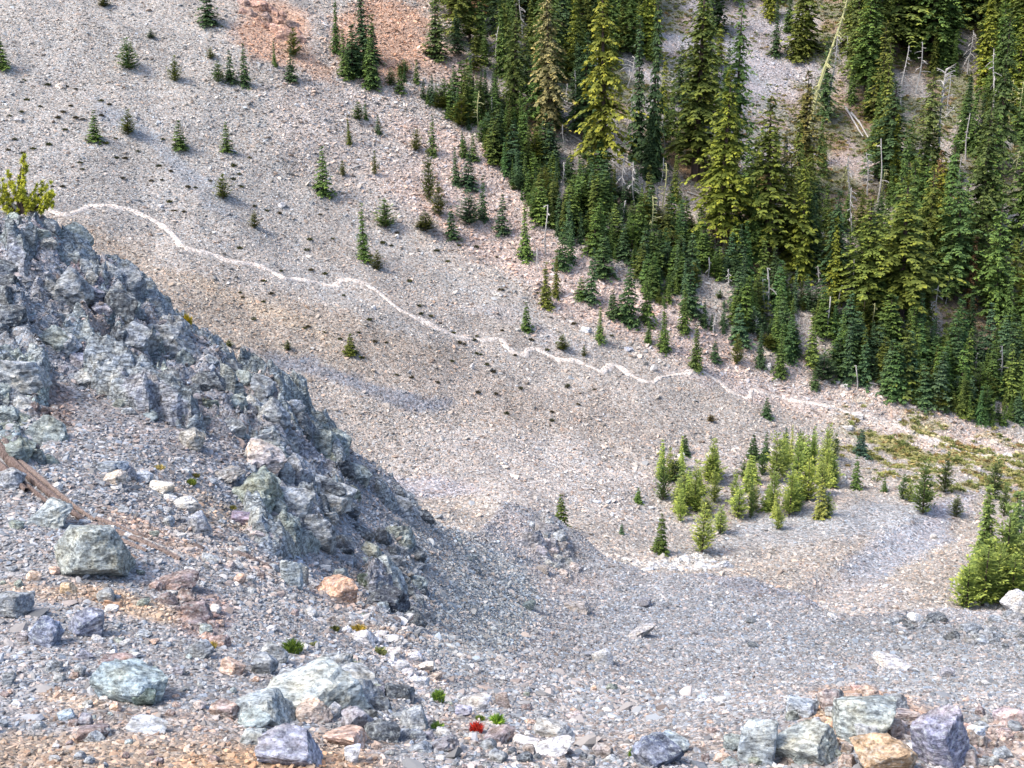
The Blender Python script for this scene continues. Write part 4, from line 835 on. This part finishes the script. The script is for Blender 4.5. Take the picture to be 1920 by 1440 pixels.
# large hand-placed trees
BIG = [('hemlock',1132,346,380,118,YG,'tall yellow-green hemlock with bare lower trunk left of the forest gap'),('hemlock',1303,338,345,150,(.12,.16,.03),'broad dark olive hemlock in the middle, its top at the frame edge'),('hemlock',1374,330,300,90,MG,'dark green conifer on the left edge of the lilac scree'),
 ('hemlock',1348,462,315,130,YG,'olive hemlock just in front of the broad one, lower down'),('hemlock',1440,488,290,140,(.14,.18,.034),'wide hemlock with long drooping side branch at lower right'),('hemlock',1505,362,215,92,(.17,.155,.045),'brownish hemlock with a reddish bare trunk and broken crown'),
 ('hemlock',1622,598,220,130,(.13,.17,.034),'left one of the two big olive hemlocks with dark trunks low in the forest'),('hemlock',1686,604,262,160,(.13,.172,.034),'right one of the two big olive hemlocks low in the forest'),('hemlock',1557,545,180,70,DG,'dark narrow conifer left of the two big olive hemlocks'),
 ('spire',1222,330,320,56,DG,'very dark slender spire right of the yellow-green hemlock'),('spire',1196,300,250,52,DG,'dark slender spire directly behind the yellow-green hemlock'),('hemlock',962,215,205,64,(.11,.14,.034),'olive conifer above the thicket, left of the lichen-hung tree'),
 ('hemlock',1032,262,285,86,(.21,.20,.08),'lichen-draped yellowish hemlock at the top centre'),('hemlock',1092,262,190,80,DG,'dark conifer between the lichen-draped tree and the yellow-green hemlock'),('hemlock',1005,240,160,64,MG,'mid green conifer in front of the lichen-draped tree'),
 ('spire',683,110,125,48,BGN,'tall soft green fir standing out on the orange talus'),('spire',630,98,100,24,MG,'thin pale green spire on the edge of the orange talus'),('spire',818,110,140,50,(.09,.14,.04),'bright green slender fir at the top right of the orange talus'),('spire',694,165,130,40,MG,'slender green fir rising from the left end of the thicket'),
 ('hemlock',1665,345,180,110,DG,'dark broad conifer right of the brownish hemlock'),('hemlock',1735,340,200,90,(.13,.16,.045),'olive conifer under the white twisted snag'),('hemlock',1835,455,260,110,(.08,.115,.036),'tall dark conifer on the right of the forest'),
 ('hemlock',1870,330,290,80,(.08,.125,.036),'tall narrow conifer near the right edge with its top high in view'),('hemlock',1905,480,250,110,MG,'green conifer cut by the right edge in mid height'),('hemlock',1790,560,230,110,(.07,.12,.04),'dense dark green conifer right of the two olive hemlocks'),
 ('hemlock',1860,610,230,100,MG,'mid green conifer low on the right of the forest'),('spire',1455,106,100,28,DG,'small dark spire on the lilac scree'),('spire',1478,60,80,30,MG,'green spire at the top edge of the lilac scree'),('hemlock',1600,150,210,70,(.1,.13,.034),'olive conifer behind the leaning lichen-covered top'),
 ('hemlock',1545,230,150,56,DG,'dark conifer at the foot of the lilac scree')]
for i, b in enumerate(BIG): tree(b[0], b[1], b[2], b[3], b[4] * (1.22 if b[0] == 'hemlock' else 1), b[5], b[6], None, i)
# the thicket and the forest: random places inside their outlines
SNAGS2 = []
_r = random.Random(77)
for (a0, a1, v0, v1, n_) in ((1000, 1300, 260, 520, 12), (1300, 1600, 420, 640, 12), (1600, 1900, 560, 740, 10), (1560, 1910, 120, 420, 14), (880, 1200, 60, 260, 7)):
    for _ in range(n_): SNAGS2.append((_r.uniform(a0, a1), _r.uniform(v0, v1), _r.uniform(34, 95) * (1.35 if v1 == 420 else 1)))
CLEARPX = [(1425,110,40,60),(1440,180,50,60),(1400,40,30,40),(1270,30,24,40),(1590,280,34,60),(760,60,40,50),(1300,300,20,20),(1752,190,34,50),(1548,150,26,50),(1182,150,26,34),(1182,240,20,30),(1895,340,16,50),(1582,325,14,24),(1690,150,12,40),(1815,100,12,30)]
def free(u, v, h, w):
    for (a, b, c) in SNAGS2:
        if v > b and abs(u - a) < 3 + w * .3 and v - h < b - c * .45: return False
    for (a, b, ru, rv) in CLEARPX:
        if abs(u - a) < ru + w * .35 and v - h < b + rv and v > b - rv: return False
    return True
THICK = [(645,150),(655,120),(700,110),(760,120),(880,150),(930,190),(1010,270),(1130,350),(1230,400),(1330,480),(1480,560),(1600,610),(1920,700),(1930,790),(1860,800),(1760,770),(1650,735),(1560,690),(1470,665),(1390,650),(1310,610),(1240,575),(1180,500),(1100,480),(1040,440),(990,400),(950,340),(900,270),(820,205),(720,160)]
rg = random.Random(11); pts = []; tries = 0
def tint(rg, cs): return rg.choice(cs)
allp = []
while len(allp) < 700 and tries < 60000:
    tries += 1; u, v = rg.uniform(640, 1930), rg.uniform(100, 800)
    if not inpoly(u, v, THICK): continue
    low = (v - np.interp(u, [640, 1000, 1300, 1600, 1920], [130, 300, 470, 610, 700]))
    if u < 1380 and rg.random() < .35 and low > 40: continue
    if vn(u * .022, v * .03, 0, 9) < -.36: continue
    if any(math.hypot((u - q[0]) * 1.3, v - q[1]) < 11.5 for q in allp): continue
    allp.append((u, v))
for _ in range(900):      # stragglers thinning out below and into the gaps
    u, v = rg.uniform(760, 1900), rg.uniform(200, 800); low = (v - np.interp(u, [640, 1000, 1300, 1600, 1920], [150, 400, 610, 720, 800]))
    if -90 < low < 14 and rg.random() < math.exp(-abs(low) / 60) * .35 and not any(math.hypot(u - q[0], v - q[1]) < 11 for q in allp): allp.append((u, v))
allp = [(u, v, (26 + 70 * rg.random() ** 1.4) * (1.15 if u > 1500 else 1), rg.random()) for u, v in allp]
tp = [(q[0], q[1], q[2]) for q in allp]
n_ind = 0
stuff_trees = []
for (u, v, h, q) in sorted(allp, key=lambda a: -a[2]):
    kind = 'fir' if q < .5 else 'spire' if q < .76 else 'pine'; w = h * rg.uniform(.38, .66) if kind != 'spire' else h * rg.uniform(.26, .38)
    c = rg.choice([DG, BGN, BGN, MG, MG, (.13,.19,.045), (.10,.13,.03), (.06,.12,.04)])
    if kind == 'pine': h *= .6; c = rg.choice([BGN, MG, OLV])
    if not free(u, v, h, w): continue
    zone = ('beside the orange talus' if u < 800 else 'on the upper tree line' if u < 900 else 'left of the lichen-draped hemlock' if u < 1000 else 'left of the yellow-green hemlock' if u < 1110 else 'right below the yellow-green hemlock' if u < 1220
            else 'below the broad dark olive hemlock' if u < 1350 else 'below the wide drooping hemlock' if u < 1480 else 'below the two low olive hemlocks' if u < 1650 else 'at the lower right forest edge' if u < 1780 else 'by the right edge above the talus')
    sz = 'knee-high-looking' if h < 0 else 'tallish' if h > 72 else 'small' if h < 48 else 'middling'
    kn = {'fir': 'cone-shaped', 'spire': 'slender', 'pine': 'low bushy'}[kind]; cn = 'dark' if c[1] < .09 else 'bluish' if c[2] > .07 else 'mid green'
    if n_ind < 290:
        tree(kind, u, v, h, w, c, '%s %s %s young conifer %s' % (sz, kn, cn, zone), '%s %s %s young conifers %s' % (sz, kn, cn, zone)); n_ind += 1
    else: stuff_trees.append((kind, u, v, h, w, c))
FOR = [(830,100),(960,190),(1100,300),(1250,380),(1400,480),(1560,580),(1780,650),(1930,700),(1940,-20),(1640,-20),(1560,120),(1480,80),(1440,-20),(1500,-60),(1250,-60),(820,-60)]
fp = []; tries = 0
while len(fp) < 400 and tries < 40000:
    tries += 1; u, v = rg.uniform(820, 1940), rg.uniform(-60, 700)
    if not inpoly(u, v, FOR): continue
    h = (80 + 190 * rg.random() ** 1.2) if u > 1450 else (70 + 120 * rg.random()); kind = 'hemlock' if rg.random() < .55 else 'spire'; w = h * (rg.uniform(.46, .70) if kind == 'hemlock' else rg.uniform(.24, .38))
    if any(math.hypot((u - q[0]), (v - q[1]) * .8) < (14 if u > 1560 else 18) for q in fp): continue
    if not free(u, v, h, w): continue
    fp.append((u, v, h, w, kind))
for i, (u, v, h, w, kind) in enumerate(sorted(fp, key=lambda a: -a[2] * a[3])):
    c = rg.choice([DG, MG, MG, (.10,.16,.04), (.10,.15,.035), (.15,.185,.04), YG if rg.random() < .5 else DG, (.2,.12,.06) if rg.random() < .12 else OLV])
    zone = ('at the top left of the forest' if u < 1050 else 'near the tall yellow-green hemlock' if u < 1230 else 'left of the lilac scree' if u < 1420 else 'just right of the lilac scree' if u < 1620 else
            'around the claw-like white snag' if u < 1790 and v < 360 else 'at the top right corner' if v < 360 else 'behind the two low olive hemlocks' if u < 1720 else 'in the lower right corner of the forest')
    sz = 'tall' if h > 185 else 'medium' if h > 140 else 'short'
    if i < 115:
        cn = 'dark' if c[1] < .09 else 'green' if c[1] < .148 and c[0] < .09 else 'olive'; kn = 'broad' if kind == 'hemlock' else 'slender'
        tree(kind, u, v, h, w, c, '%s %s %s conifer %s' % (sz, kn, cn, zone), '%s %s %s conifers %s' % (sz, kn, cn, zone))
    else: stuff_trees.append((kind, u, v, h, w, c))
# remaining trees of the wood: one object that reads as a mass
tc_ = bpy.data.collections.new('wood_trees')
def mass(name, items):
    """trees beyond the first few hundred, one instancing object"""
    order = [(k, i) for k in KINDS for i in range(len(KINDS[k]))]; objs = []
    pts = []; sc = []; ro = []; ix = []; co = []
    for (kind, u, v, h, w, c) in items:
        p = hit(u, v, 'far')
        if p is None: continue
        d = proj(*p)[2]; pts.append(p); sc.append((w * d / FPX, w * d / FPX, h * d / FPX)); ro.append((0, 0, rg.uniform(0, 6.28)))
        ix.append(order.index((kind, rg.randrange(len(KINDS[kind]))))); co.append(c)
    for j, (k, i) in enumerate(order):
        ob = bpy.data.objects.new('wood_%02d' % j, MASS[k][i]); tc_.objects.link(ob)
    me = bpy.data.meshes.new(name); me.from_pydata([tuple(p) for p in pts], [], [])
    for nm, arr in (('t_scale', sc), ('t_rot', ro)):
        at = me.attributes.new(nm, 'FLOAT_VECTOR', 'POINT'); at.data.foreach_set('vector', np.array(arr, np.float32).ravel())
    at = me.attributes.new('t_idx', 'INT', 'POINT'); at.data.foreach_set('value', np.array(ix, np.int32)); setcol(me, 't_col', np.array(co))
    o = link(name, me); o['kind'] = 'stuff'
    g = bpy.data.node_groups.new(name, 'GeometryNodeTree'); g.interface.new_socket('Geometry', in_out='INPUT', socket_type='NodeSocketGeometry'); g.interface.new_socket('Geometry', in_out='OUTPUT', socket_type='NodeSocketGeometry')
    n = g.nodes; L = g.links.new; gi = n.new('NodeGroupInput'); go = n.new('NodeGroupOutput'); ip = n.new('GeometryNodeInstanceOnPoints'); ip.inputs['Pick Instance'].default_value = True
    ci = n.new('GeometryNodeCollectionInfo'); ci.inputs[0].default_value = tc_; ci.inputs['Separate Children'].default_value = True; ci.inputs['Reset Children'].default_value = True
    m2p = n.new('GeometryNodeMeshToPoints'); L(gi.outputs[0], m2p.inputs[0]); L(m2p.outputs[0], ip.inputs['Points']); L(ci.outputs[0], ip.inputs['Instance'])
    for nm, ty, sock in (('t_scale', 'FLOAT_VECTOR', 'Scale'), ('t_rot', 'FLOAT_VECTOR', 'Rotation'), ('t_idx', 'INT', 'Instance Index')):
        a = n.new('GeometryNodeInputNamedAttribute'); a.data_type = ty; a.inputs[0].default_value = nm; L(a.outputs[0], ip.inputs[sock])
    L(ip.outputs[0], go.inputs[0]); md = o.modifiers.new('trees', 'NODES'); md.node_group = g
M_leafi = M_leaf.copy(); M_leafi.name = 'foliage_mass'
for n_ in M_leafi.node_tree.nodes:
    if n_.bl_idname == 'ShaderNodeObjectInfo':
        a_ = M_leafi.node_tree.nodes.new('ShaderNodeAttribute'); a_.attribute_name = 't_col'; a_.attribute_type = 'INSTANCER'
        for l_ in list(n_.outputs['Color'].links): M_leafi.node_tree.links.new(a_.outputs['Color'], l_.to_socket)
        break
MASS = {}
for k, L_ in KINDS.items():
    MASS[k] = []
    for cr_, tk_ in L_:
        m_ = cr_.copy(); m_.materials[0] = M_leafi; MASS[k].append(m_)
mass('forest', stuff_trees)

# ------------------------------------------------------------------ snags
def snag(label, u, v, hpx, seed, mat, lean=0.0, nb=12, spread=.28, up=.3, crown_from=.35, which='far', twist=.0, group=None):
    p = hit(u, v, which); d = proj(*p)[2]; h = hpx * d / FPX; rg = np.random.RandomState(seed)
    root = bpy.data.objects.new('dead_snag', None); C.objects.link(root); root.location = p; root.empty_display_size = .5; tag(root, label, 'dead tree', group)
    t = np.linspace(0, 1, 9); P = np.c_[lean * h * t + .02 * h * np.sin(t * 5 + seed), .02 * h * np.cos(t * 4), h * t]
    V, Fc = tube(P, np.maximum(.018 * h * (1 - t * .8), .07), 6, .2, seed, .15); link('trunk', mesh_from('trunk', V, Fc, mat), root)
    for k in range(nb):
        f = crown_from + (1 - crown_from) * (k + rg.rand()) / nb; i = min(int(f * 8), 7); base = P[i] + (P[i + 1] - P[i]) * (f * 8 - i)
        az = rg.uniform(0, 6.28); L = spread * h * (1.15 - f * .7) * rg.uniform(.5, 1.2); q = np.linspace(0, 1, 7)
        bend = rg.uniform(-.5, .5); B = base + np.c_[np.cos(az + bend * q) * L * q, np.sin(az + bend * q) * L * q, L * (up * q - .5 * q * q * rg.uniform(.2, 1.3)) + twist * L * np.sin(q * 6)]
        parts = [tube(B, np.maximum(.008 * h * (1 - q), .05), 4, 0, seed + k)]
        for s in range(3):
            j = 2 + s; q2 = np.linspace(0, 1, 4); a2 = az + rg.uniform(-1.2, 1.2); l2 = L * rg.uniform(.2, .4)
            parts.append(tube(B[j] + np.c_[np.cos(a2) * l2 * q2, np.sin(a2) * l2 * q2, -l2 * q2 * rg.uniform(-.3, .8)], np.maximum(.004 * h * (1 - q2), .035), 3))
        V, Fc = join(parts); link('limb', mesh_from('limb', V, Fc, mat), root)
snag('bleached white snag with claw-like limbs high on the right', 1752, 330, 195, 1, M_dead, .03, 22, .22, .9, .6)
snag('second white snag low beside the claw-like one, leaning right', 1735, 262, 60, 2, M_dead, .8, 9, .35, .5, .4)
snag('leaning dead top crusted with yellow lichen pointing to the upper right', 1516, 262, 262, 3, M_lich, .20, 30, .07, -.2, .2)
snag('white twisted snag right of the leaning lichen top', 1555, 215, 155, 4, M_dead, .02, 13, .16, .2, .3, twist=.25)
snag('white branching snag beside the yellow-green hemlock', 1178, 165, 55, 5, M_dead, .2, 10, .8, .5, .2)
snag('drooping grey dead boughs at the right flank of the yellow-green hemlock', 1180, 262, 85, 6, M_dead, .05, 10, .3, -.9, .3)
snag('short yellow-white lichen snag in the middle of the forest', 1585, 352, 52, 7, M_lich, .05, 14, .3, -.6, .2)
snag('yellow lichen-covered dead tree at the right edge of the forest', 1893, 400, 115, 8, M_lich, .05, 18, .16, -.3, .15)
snag('thin white snag left of the claw-like snag', 1688, 200, 110, 9, M_dead, .05, 14, .14, -.1, .3)
snag('pale snag near the top right corner', 1815, 140, 80, 10, M_dead, .02, 12, .22, -.6, .3)
snag('thin bare white stem at the thicket edge below the hemlock', 1075, 240, 105, 11, M_dead, .02, 6, .08, -.5, .5)
snag('small grey dead sapling in the thicket', 1365, 540, 36, 12, M_dead, .0, 10, .25, -.2, .2)
snag('white arching dead branch in the thicket right of the bluish bush', 1062, 345, 22, 13, M_dead, 1.3, 3, .3, 0, .5)
snag('bare white pole standing in front of the lichen-draped hemlock', 925, 235, 52, 14, M_dead, -.05, 3, .1, 0, .5)
snag('lichen-hung dead top poking out at the top centre', 1030, 60, 80, 15, M_lich, .0, 20, .2, -.7, .1)
snag('reddish dead conifer spire near the top right', 1877, 190, 95, 16, M_redwood, .02, 22, .12, -.3, .1)
snag('yellow lichen stem low in front of the olive hemlock', 1368, 385, 70, 17, M_lich, .0, 14, .08, -.5, .1)
snag('bleached curved snag left of the rounded dark conifer on the slope', 1383, 582, 42, 18, M_dead, .5, 5, .3, .5, .3)
snag('orange-brown thin dead spire in the upper forest', 1722, 100, 50, 19, M_redwood, .0, 16, .12, -.3, .1)

for i, (u, v, h) in enumerate(SNAGS2):
    zn = 'in the upper right forest' if v < 420 and u > 1500 else 'at the top of the thicket' if v < 260 else 'in the thicket below the yellow-green hemlock' if u < 1300 else 'in the thicket below the olive hemlocks' if u < 1600 else 'in the lower right thicket'
    n_ = [2, 9, 5, 12][i % 4]; kd = ['bare pole-like', 'bushy-limbed', 'sparse', 'densely branched'][i % 4]
    snag('%s %s grey-white dead conifer %s' % ('tall' if h > 75 else 'short', kd, zn), u, v, h, 100 + i, M_lich if i % 6 == 5 else M_dead, random.Random(i).uniform(-.12, .12), n_, .22, -.2 + .3 * (i % 3), .3, group='%s grey-white dead conifers %s' % (kd, zn))
_rl = random.Random(31)
for i in range(34):
    u, v = _rl.uniform(960, 1900), 0; v = np.interp(u, [960, 1300, 1600, 1900], [250, 500, 660, 770]) + _rl.uniform(-130, 10)
    L_ = _rl.uniform(18, 46); a_ = _rl.uniform(.1, .9)
    ground_log('%s bleached fallen trunk lying %s' % ('long' if L_ > 32 else 'short', 'below the yellow-green hemlock' if u < 1250 else 'below the olive hemlocks' if u < 1600 else 'in the lower right thicket'), [(u, v), (u + L_ * .4, v + L_ * a_ * .45), (u + L_, v + L_ * a_)], 3.6, M_dead, 200 + i, 'far', jag=.1, lift=1.2, name='fallen_trunk', cat='fallen trunk', group='bleached fallen trunks of the forest')

# ------------------------------------------------------------------ small plants
def tuft_mesh(seed, n=130, spread=1.0, up=.8, blade=.16):
    rg = random.Random(seed); T = []; tone = []
    for _ in range(n):
        a = rg.uniform(0, 6.28); r = spread * math.sqrt(rg.random()) * .6; x, y = math.cos(a) * r, math.sin(a) * r
        h = up * rg.uniform(.45, 1) * (1.15 - r * .9); a2 = rg.uniform(0, 6.28); w = blade * rg.uniform(.4, .8)
        tx_, ty_ = x * 1.5 + rg.uniform(-.2, .2), y * 1.5 + rg.uniform(-.2, .2)
        T.append(((x + math.cos(a2) * w * .5, y + math.sin(a2) * w * .5, -.02), (x - math.cos(a2) * w * .5, y - math.sin(a2) * w * .5, -.02), (tx_, ty_, h))); tone.append(rg.random())
        T.append(((x * .8, y * .8, h * .4), (x * .8 + math.cos(a2) * w, y * .8 + math.sin(a2) * w, h * .65), (tx_ * .9, ty_ * .9, h * .95))); tone.append(rg.random())
    return spray_mesh('tuft', T, tone, M_leaf)
TUFT = [tuft_mesh(s, 170, blade=.13) for s in range(4)]; CUSH = [tuft_mesh(20 + s, 60, up=.75, blade=.3) for s in range(4)]
def tuft(u, v, wpx, hpx, col, label, cat='plant', group=None, which='near', name='grass_tuft', src=None, seed=0):
    p = hit(u, v, which)
    if p is None: return
    d = proj(*p)[2]; o = link(name, (src or TUFT)[(int(u) + seed) % 4]); o.location = p; w = wpx * d / FPX / 1.75; o.scale = (w, w, hpx * d / FPX)
    o.rotation_euler = (0, 0, u); o.color = (*[c_ * 1.3 for c_ in col], 1); tag(o, label, cat, group)
GR=(.10,.16,.03)
for a in [(550,1222,46,40,(.08,.13,.025),'round dark green cushion plant on the gravel left of the white slab streak'),(650,1250,50,20,(.17,.2,.06),'low pale yellow-green grass tuft on top of the lichen hump'),(822,1315,32,40,(.12,.2,.04),'tall bright green tuft right of the lichen hump'),
 (932,1358,36,32,(.15,.26,.04),'bright green moss-like plant right of the white rock'),(820,1368,28,26,(.12,.2,.05),'small green tuft below the tall bright green one'),(893,1372,32,32,(.33,.03,.02),'red-leaved plant beside the bright white rock'),
 (900,1350,24,14,(.11,.16,.03),'thin green tuft touching the red-leaved plant'),(350,610,26,36,(.30,.24,.02),'golden yellow bush on the crest of the crag'),(1188,1418,26,26,(.12,.2,.03),'green tuft left of the dark blue pointed rock'),(628,1182,22,16,(.06,.07,.02),'small dark shrub below the dark rock nose'),
 (672,1182,34,18,(.26,.2,.04),'yellow-brown tuft above the white slab streak'),(358,908,26,18,(.12,.16,.03),'green sprig on the talus above the white slanted slab'),(368,895,16,14,(.09,.09,.03),'dark olive sprig behind the green one'),(710,1225,40,16,(.12,.14,.06),'grey-green sprigs on the white slab streak'),
 (300,880,26,14,(.3,.26,.12),'straw-coloured dry plant on the talus'),(395,1215,30,20,(.26,.21,.06),'yellowish moss at the lower end of the broken red-brown band'),(590,1210,22,10,(.14,.16,.06),'faint green sprig right of the cushion plant'),(436,955,20,12,(.14,.14,.05),'small green sprig above the purple slab')]:
    tuft(*a[:4], a[4], a[5], 'plant', None, 'near', 'small_plant')
# dark cushion plants dotted over the scree
rg = random.Random(21); cp = [(18,218),(90,160),(124,163),(142,168),(45,152),(50,188),(75,200),(108,222),(142,222),(122,244),(28,262),(92,272),(15,282),(62,280),(305,262),(218,297),(298,312),(320,322),(284,340),(395,340),(352,352),(437,337),(190,190),(205,197),(110,220),(154,318),(345,398),(230,335)]
while len(cp) < 130:
    u, v = rg.uniform(10, 1150), rg.uniform(150, 800)
    if v > 420 + u * .42 or v < 110 + u * .38 or (u < 420 and v > 400) : continue
    cp.append((u, v))
cp = [q for q in cp if far.hit(*q) is not None]
for i, (u, v) in enumerate(cp):
    above = v < np.interp(u, [p_[0] for p_ in TR], [p_[1] for p_ in TR])
    wp = rg.uniform(10, 16)
    tuft(u, v, wp, wp * .55, rg.choice([(.045,.04,.025), (.05,.055,.022), (.04,.045,.025)]), 'dark little cushion plant dotting the scree ' + ('above the trail' if above else 'below the trail'), 'cushion plant', 'dark cushion plants ' + ('above' if above else 'below') + ' the trail', 'far', 'cushion_plant', CUSH)
# low ground cover: moss and heather patches
cov = bpy.data.collections.new('cover_shapes'); M_cov, t_, b_ = nt('heather')
oi_ = N(t_, 'ShaderNodeObjectInfo'); t_.links.new(ramp(t_, oi_.outputs['Random'], [(0, (.10,.13,.035)), (.4, (.22,.24,.08)), (.75, (.28,.26,.09)), (.9, (.30,.19,.08)), (1, (.09,.12,.04))]), b_.inputs['Base Color'])
for s in range(3):
    m_ = tuft_mesh(60 + s, 26, up=.6, blade=.4); m_.materials.clear(); m_.materials.append(M_cov); cov.objects.link(bpy.data.objects.new('cover', m_))
scatter('ground_cover', me_far, 'd_moss', 3.4, .20, .8, cov, '', 61, 1.4, ((-.2, -.2, 0), (.2, .2, 6.28)))

# the yellow-green pine on the crag at the left edge
p = hit(42, 402, 'near'); d = proj(*p)[2]; root = bpy.data.objects.new('gnarled_pine', None); C.objects.link(root); root.location = p
tag(root, 'yellow-green gnarled pine growing on the crag crest at the left edge', 'pine tree'); s = d / FPX; rg = random.Random(4)
def needle_ball(P, r, T, tone):
    for _ in range(46):
        v = Vector((rg.gauss(0, 1), rg.gauss(0, 1), rg.gauss(.4, 1))).normalized(); e = P + v * r * rg.uniform(.7, 1.1); sd = v.cross(Vector((.3, .2, .9))).normalized() * r * .22
        T.append((tuple(P + sd), tuple(P - sd), tuple(e))); tone.append(rg.uniform(.3, 1))
tips = []
for k, (ex, ez, w) in enumerate([(18, 108, 14), (-15, 70, 30), (48, 50, 28), (-40, 50, 26), (25, 30, 26), (55, 18, 18), (-35, 20, 22), (5, 55, 24), (62, 36, 12), (-60, 62, 20)]):
    e = Vector((ex * s, rg.uniform(-25, 25) * s, ez * s)); b = Vector((ex * .2 * s, 0, ez * .12 * s)); q = np.linspace(0, 1, 6)
    P = [b.lerp(e, t) + Vector((0, 0, math.sin(t * 3.1) * 5 * s)) for t in q]
    V, Fc = tube([tuple(a) for a in P], np.linspace(3.2, .7, 6) * s, 5, 0, k); link('limb', mesh_from('limb', V, Fc, M_dead if k in (9, 3) else M_bark), root)
    T = []; tone = []
    for j in range(22):
        f = rg.uniform(.35, 1.05); c = P[0].lerp(P[-1], f) + Vector((rg.gauss(0, w * .32), rg.gauss(0, w * .32), rg.gauss(0, w * .26))) * s
        needle_ball(c, 8.0 * s, T, tone)
    o = link('needle_cluster', spray_mesh('needle_cluster', T, tone, M_leaf), root); o.color = (.36, .40, .07, 1)
V, Fc = tube([(0, 0, -.1), (.05, 0, 20 * s), (-.03, 0, 50 * s), (.1, 0, 90 * s)], np.array([5, 4, 2.6, 1]) * s, 7); link('trunk', mesh_from('trunk', V, Fc, M_bark), root)
